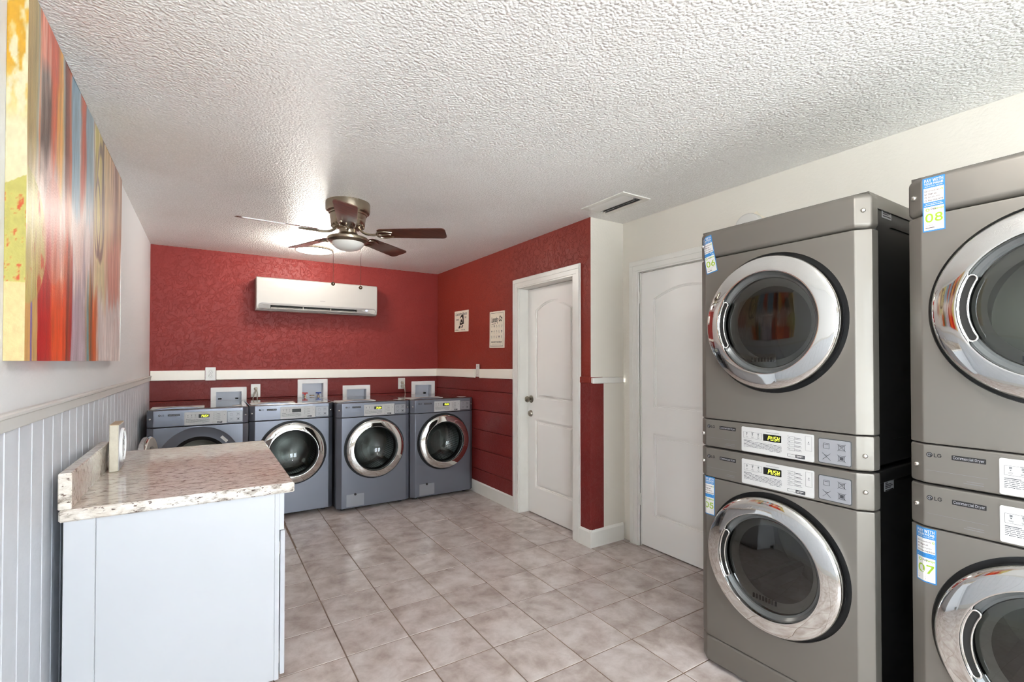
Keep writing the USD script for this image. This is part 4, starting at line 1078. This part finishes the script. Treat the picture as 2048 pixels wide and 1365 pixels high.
# ------------------------------------------------------------------ air conditioner
ac = thing('air_conditioner', 'white wall air conditioner under the lamp on the red back wall', 'air conditioner', (0.9955, YB, 0.006))
AW = 0.592
secs = [(0.0, 1.872), (-0.12, 1.862), (-0.168, 1.864), (-0.188, 1.880), (-0.198, 1.915), (-0.200, 1.955), (-0.200, 2.150), (-0.194, 2.182), (-0.176, 2.192), (0.0, 2.192)]
def ac_body():
    pts = []
    for sx in (-1, 1):
        for d, q in ((0.0, 0.975), (0.006, 1.0)):
            for yy, z in secs:
                pts.append((sx * (AW - d) if True else 0, yy * q, 2.027 + (z - 2.027) * (0.985 if q < 1 else 1.0)))
    return hull(pts)
acb = ac_body()
slot_x = (-0.468, 0.372)
cut = man(acb) - man(bx((slot_x[0], -0.30, 1.888), (slot_x[1], -0.155, 1.918)))
obj('housing', tm(cut), LOOK['ac_white'], ac, smooth=28)
tr_ = rrect(-0.575, 1.868, 0.575, 1.938, 0.034).difference(sbox(slot_x[0], 1.886, slot_x[1], 1.920))
def onto_front(t):
    t = t.copy(); zf = [1.864, 1.880, 1.915, 1.955]; yf = [-0.168, -0.188, -0.198, -0.200]
    t.vertices[:, 1] += np.interp(t.vertices[:, 2], zf, yf); return t
tmesh = face_y(ext(tr_.segmentize(0.01), 0.003), 0.001)
obj('lower_trim', onto_front(tmesh), LOOK['ac_grey'], ac, label='grey rounded trim round the air outlet')
obj('outlet_cavity', bx((slot_x[0] - 0.01, -0.158, 1.884), (slot_x[1] + 0.01, -0.150, 1.922)), LOOK['dark_slot'], ac)
fp_ = bx((slot_x[0] + 0.004, -0.200, 1.884), (slot_x[1] - 0.002, -0.165, 1.8925), 0.002)
obj('louver', fp_, LOOK['ac_white'], ac)
obj('louver', bx((slot_x[0] + 0.004, -0.186, 1.8985), (slot_x[1] - 0.004, -0.160, 1.9015), 0.001), LOOK['ac_grey'], ac)
for x in (-0.17, 0.10):
    obj('louver_support', bx((x, -0.194, 1.892), (x + 0.006, -0.162, 1.917), 0.001), LOOK['ac_white'], ac)
obj('indicator_light', plate(0.462, 1.907, 0.486, 1.921, -0.2022, -0.196, 0.005), LOOK['led_blue'], ac, label='small blue-white indicator light')
obj('maker_mark', plate(-0.005, 1.983, 0.045, 1.989, -0.2008, -0.199, 0.002), LOOK['ac_grey'], ac)
obj('pipe_cover', bx((0.545, -0.10, 2.19), (0.585, -0.02, 2.204), 0.004), LOOK['ac_white'], ac)

# ------------------------------------------------------------------ washer supply boxes, outlets, cords
BL = ['white recessed washer supply box behind the leftmost washer', 'white recessed supply box with red and blue valves', 'white recessed supply box behind the third washer, empty', 'white recessed supply box with two dark fittings, in the right corner']
for q, (x0, x1, zt_, zb_, fr) in enumerate(BOXES):
    s = thing('supply_box', BL[q], 'supply box', ((x0 + x1) / 2, YB - 0.004, 0), 0, 'washer supply boxes along the back wall')
    hw = (x1 - x0) / 2
    ring = rrect(-hw, zb_, hw, zt_, 0.004).difference(sbox(-hw + fr, zb_ + fr, hw - fr, zt_ - fr))
    obj('frame', face_y(ext(ring, 0.010), 0.0), LOOK['box_white'], s)
    t = 0.004
    i0, i1, j0, j1 = -hw + fr - t, hw - fr + t, zb_ + fr - t, zt_ - fr + t
    obj('recess', cat_([bx((i0, 0, j0), (i0 + t, 0.085, j1)), bx((i1 - t, 0, j0), (i1, 0.085, j1)), bx((i0, 0, j0), (i1, 0.085, j0 + t)), bx((i0, 0, j1 - t), (i1, 0.085, j1)), bx((i0, 0.081, j0), (i1, 0.085, j1))]), LOOK['box_inside'], s)
    zf_ = {0: 0.995, 1: 0.996, 2: 0.94, 3: 0.979}[q]
    if q == 1:
        for dx_, mt in ((-0.071, 'valve_red'), (0.063, 'valve_blue')):
            vb = obj('valve', cat_([cyl(0.010, (dx_, 0.03, zf_ - 0.03), (dx_, 0.03, zf_ + 0.012), 16), cyl(0.012, (dx_, -0.004, zf_ - 0.01), (dx_, 0.05, zf_ - 0.01), 16)]), LOOK['brass'], s, smooth=40)
            hd = [cyl(0.007, (dx_, 0.03, zf_ + 0.010), (dx_, 0.03, zf_ + 0.030), 12), hull([(dx_ + sx, 0.03 + sy, zf_ + z) for sx in (-0.026, 0.026) for sy in (-0.006, 0.006) for z in (0.026, 0.038)])]
            obj('valve_handle', cat_(hd), LOOK[mt], vb)
            obj('hose', tube(bez((dx_, 0.0, zf_ - 0.012), (dx_, -0.05, zf_ - 0.02), (dx_ - 0.01, -0.055, zf_ - 0.1), (dx_ - 0.01, -0.05, 0.80), n=18), 0.011, 10), LOOK['cord_grey'], s, smooth=60)
        obj('drain_fitting', lathe([(0.0, 0.0), (0.024, 0.0), (0.026, -0.010), (0.0, -0.012)], 20, 'z', (0.0, 0.04, j0 + 0.03)), LOOK['brass'], s)
    if q == 0:
        for dx_, l in ((-0.075, 0.030), (0.070, 0.026)):
            obj('outlet_stub', cyl(0.006, (dx_ - l / 2, 0.06, zf_ + 0.002), (dx_ + l / 2, 0.06, zf_ + 0.002), 12), LOOK['dark_slot'], s)
    if q == 3:
        for dx_ in (-0.090, 0.045):
            obj('fitting', bx((dx_ - 0.011, 0.045, zf_ - 0.012), (dx_ + 0.011, 0.081, zf_ + 0.012), 0.003), LOOK['rubber'], s)

def outlet(name, label, x, y, z, w, h, group, rot=0, kind='outlet', plugs=()):
    o = thing(name, label, 'wall outlet' if kind == 'outlet' else 'wall plate', (x, y, z), rot, group)
    obj('cover_plate', cat_([plate(-w / 2, -h / 2, w / 2, h / 2, -0.004, 0.0, 0.004), plate(-w / 2 + 0.003, -h / 2 + 0.003, w / 2 - 0.003, h / 2 - 0.003, -0.006, -0.003, 0.003)]), LOOK['plastic_white'], o)
    if kind == 'outlet':
        for k, dz in enumerate((0.0195, -0.0195)):
            r = lathe([(0, -0.0078), (0.0155, -0.0078), (0.017, -0.006)], 24, 'y', (0, 0, dz))
            rc = obj('receptacle', r, LOOK['plastic_white'], o)
            obj('slots', cat_([bx((-0.0072, -0.0084, dz + 0.001), (-0.0052, -0.0070, dz + 0.009)), bx((0.0052, -0.0084, dz + 0.002), (0.0072, -0.0070, dz + 0.009)), cyl(0.0024, (0, -0.0084, dz - 0.007), (0, -0.0070, dz - 0.007), 10)]), LOOK['dark_slot'], rc)
    return o
outlet('outlet', 'double power outlet set into the cream rail, nothing plugged in', 0.0325, YB - 0.016, 1.246, 0.085, 0.127, None)
outlet('outlet', 'power outlet under the rail with looped cord, behind the second washer', 0.418, YB - 0.004, 1.073, 0.084, 0.130, None)
outlet('outlet', 'power outlet under the rail with straight cord, left of the corner box', 1.936, YB - 0.004, 1.108, 0.084, 0.130, None)
bp = outlet('wall_plate', 'narrow blank white plate between the two rail pieces on red wall', XR - 0.012, 4.408, 1.272, 0.070, 0.132, None, -90, 'blank')
obj('screw', cat_([cyl(0.004, (0, -0.008, dz), (0, -0.005, dz), 10) for dz in (0.045, -0.045)]), LOOK['screw_steel'], bp)
for (x, label, loops, zc) in ((0.418, 'grey power cord hanging in a loop from the second outlet', True, 1.092), (1.936, 'grey power cords hanging straight down from the corner outlet', False, 1.116)):
    c = thing('power_cord', label, 'power cord', (x, YB - 0.010, zc))
    for k, dz in enumerate((0.0, -0.039) if not loops else (0.0,)):
        obj('plug', cat_([bx((-0.013, -0.040, dz - 0.014), (0.013, -0.002, dz + 0.014), 0.005), cyl(0.006, (0, -0.04, dz), (0, -0.055, dz - 0.01), 10)]), LOOK['cord_grey'], c, smooth=30)
        if loops:
            obj('cord', tube(bez((0, -0.045, -0.006), (0.0, -0.06, -0.02), (-0.030, -0.05, -0.09), (-0.050, -0.045, -0.16), (-0.048, -0.030, -0.30), n=20), 0.0045, 8), LOOK['cord_grey'], c, smooth=60)
            obj('cord', tube(bez((0.004, -0.045, -0.01), (0.018, -0.05, -0.03), (0.012, -0.045, -0.09), (0.003, -0.035, -0.16), (0.0, -0.030, -0.30), n=20), 0.0045, 8), LOOK['cord_grey'], c, smooth=60)
        else:
            obj('cord', tube(bez((0, -0.05, dz - 0.008), (0.022 - 0.012 * k, -0.08, dz - 0.02), (0.018 + 0.008 * k, -0.06, -0.10), (0.024 + 0.006 * k, -0.05, -0.30), n=18), 0.0045, 8), LOOK['cord_grey'], c, smooth=60)

# ------------------------------------------------------------------ signs on the red right wall (flat prints)
def sign(name, label, yl, yr, z0, z1, tilt):
    """local frame: x runs right along the wall (towards -y), front faces the room"""
    s = thing(name, label, 'sign', (XR, yl, (z0 + z1) / 2), -90)
    w, h = yl - yr, z1 - z0
    A = lambda t: t.copy().apply_transform(trimesh.transformations.rotation_matrix(math.radians(tilt), (0, 1, 0), (w / 2, 0, 0)))
    return s, w, h, A
s1, w, h, A = sign('sign', 'cream paper print of a black washing machine, nearer the corner', 4.981, 4.642, 1.697, 1.931, 1.0)
obj('sheet', A(plate(0, -h / 2, w, h / 2, -0.006, 0.0, 0.002)), LOOK['paper_cream'], s1)
y = -0.006
tx = [wordz('Laundry Room', 0.030, w / 2, h / 2 - 0.050, y, True, True, w * 0.84, 0.25), wordz('WASH', 0.016, 0.045, 0.012, y, True), wordz('DRY', 0.016, w - 0.085, 0.030, y, True), wordz('FOLD', 0.020, w / 2, -h / 2 + 0.040, y, True, True),
      wordz('self serve', 0.012, 0.03, -h / 2 + 0.016, y, False), wordz('& open daily', 0.012, 0.17, -h / 2 + 0.016, y, False)]
obj('lettering', A(cat_(tx)), LOOK['print_grey'], s1)
mc = [Polygon([(0.135, -0.045), (0.205, -0.036), (0.235, -0.028), (0.222, 0.068), (0.214, 0.076), (0.17, 0.066), (0.146, 0.046)]).difference(Polygon([(0.176 + 0.030 * math.cos(a), 0.012 + 0.034 * math.sin(a)) for a in np.linspace(0, 2 * PI, 24)])),
      Polygon([(0.176 + 0.018 * math.cos(a), 0.004 + 0.018 * math.sin(a)) for a in np.linspace(0, 2 * PI, 20)]), Polygon([(0.10, -0.078), (0.135, -0.080), (0.150, -0.050), (0.125, -0.048)]), Polygon([(0.185, -0.070), (0.200, -0.070), (0.222, -0.046), (0.190, -0.048)])]
obj('picture', A(cat_([face_y(ext(p, 0.0006), y) for p in mc])), LOOK['print_black'], s1)
s2, w, h, A = sign('sign', 'tall cream laundry symbols print in a thin black border, beside the door', 4.172, 3.894, 1.500, 1.857, 1.2)
obj('sheet', A(plate(0, -h / 2, w, h / 2, -0.008, 0.0, 0.002)), LOOK['paper_cream'], s2)
y = -0.008
e = 0.016
bd = [bar(e, h / 2 - e - 0.003, w - e, h / 2 - e, y), bar(e, -h / 2 + e, w - e, -h / 2 + e + 0.004, y), bar(e, -h / 2 + e, e + 0.002, h / 2 - e, y), bar(w - e - 0.002, -h / 2 + e, w - e, h / 2 - e, y)]
obj('border', A(cat_(bd)), LOOK['print_dark'], s2)
tx = [wordz('Laundry', 0.048, 0.035, h / 2 - 0.105, y, True, False, 0.135, 0.30), wordz('Co', 0.052, 0.180, h / 2 - 0.100, y, True, False, 0.062, 0.30), stroke((0.04, h / 2 - 0.125), (0.12, h / 2 - 0.120), 0.005, y)]
obj('lettering', A(cat_(tx)), LOOK['print_black'], s2)
ic = []
rg = random.Random(11)
for r in range(3):
    for c in range(5):
        cx, cz_ = 0.045 + 0.047 * c, 0.035 - 0.052 * r
        k = (r * 5 + c) % 4
        hw_ = 0.009
        if k == 0:
            ic += [stroke((cx - hw_, cz_ + 0.010), (cx - hw_ * 0.7, cz_ - 0.008), 0.0022, y), stroke((cx + hw_, cz_ + 0.010), (cx + hw_ * 0.7, cz_ - 0.008), 0.0022, y), stroke((cx - hw_ * 0.7, cz_ - 0.008), (cx + hw_ * 0.7, cz_ - 0.008), 0.0022, y)]
        elif k == 1:
            ic += [bar(cx - hw_, cz_ - 0.008, cx + hw_, cz_ + 0.008, y), ]
        elif k == 2:
            ic += [stroke((cx - hw_, cz_ - 0.008), (cx, cz_ + 0.011), 0.0022, y), stroke((cx + hw_, cz_ - 0.008), (cx, cz_ + 0.011), 0.0022, y), stroke((cx - hw_, cz_ - 0.008), (cx + hw_, cz_ - 0.008), 0.0022, y)]
        else:
            ic.append(lathe([(0.0065, -0.0006), (0.009, -0.0006), (0.009, 0), (0.0065, 0)], 16, 'y', (cx, y, cz_), True))
        ic.append(bar(cx - 0.008, cz_ - 0.0165, cx + 0.008, cz_ - 0.0145, y))
obj('symbols', A(cat_(ic)), LOOK['print_grey'], s2)
obj('footer', A(cat_([wordz('WASH DRY FOLD REPEAT', 0.012, w / 2, -h / 2 + 0.050, y, True, True, 0.205), bar(0.05, -h / 2 + 0.034, w - 0.05, -h / 2 + 0.036, y)])), LOOK['print_dark'], s2)
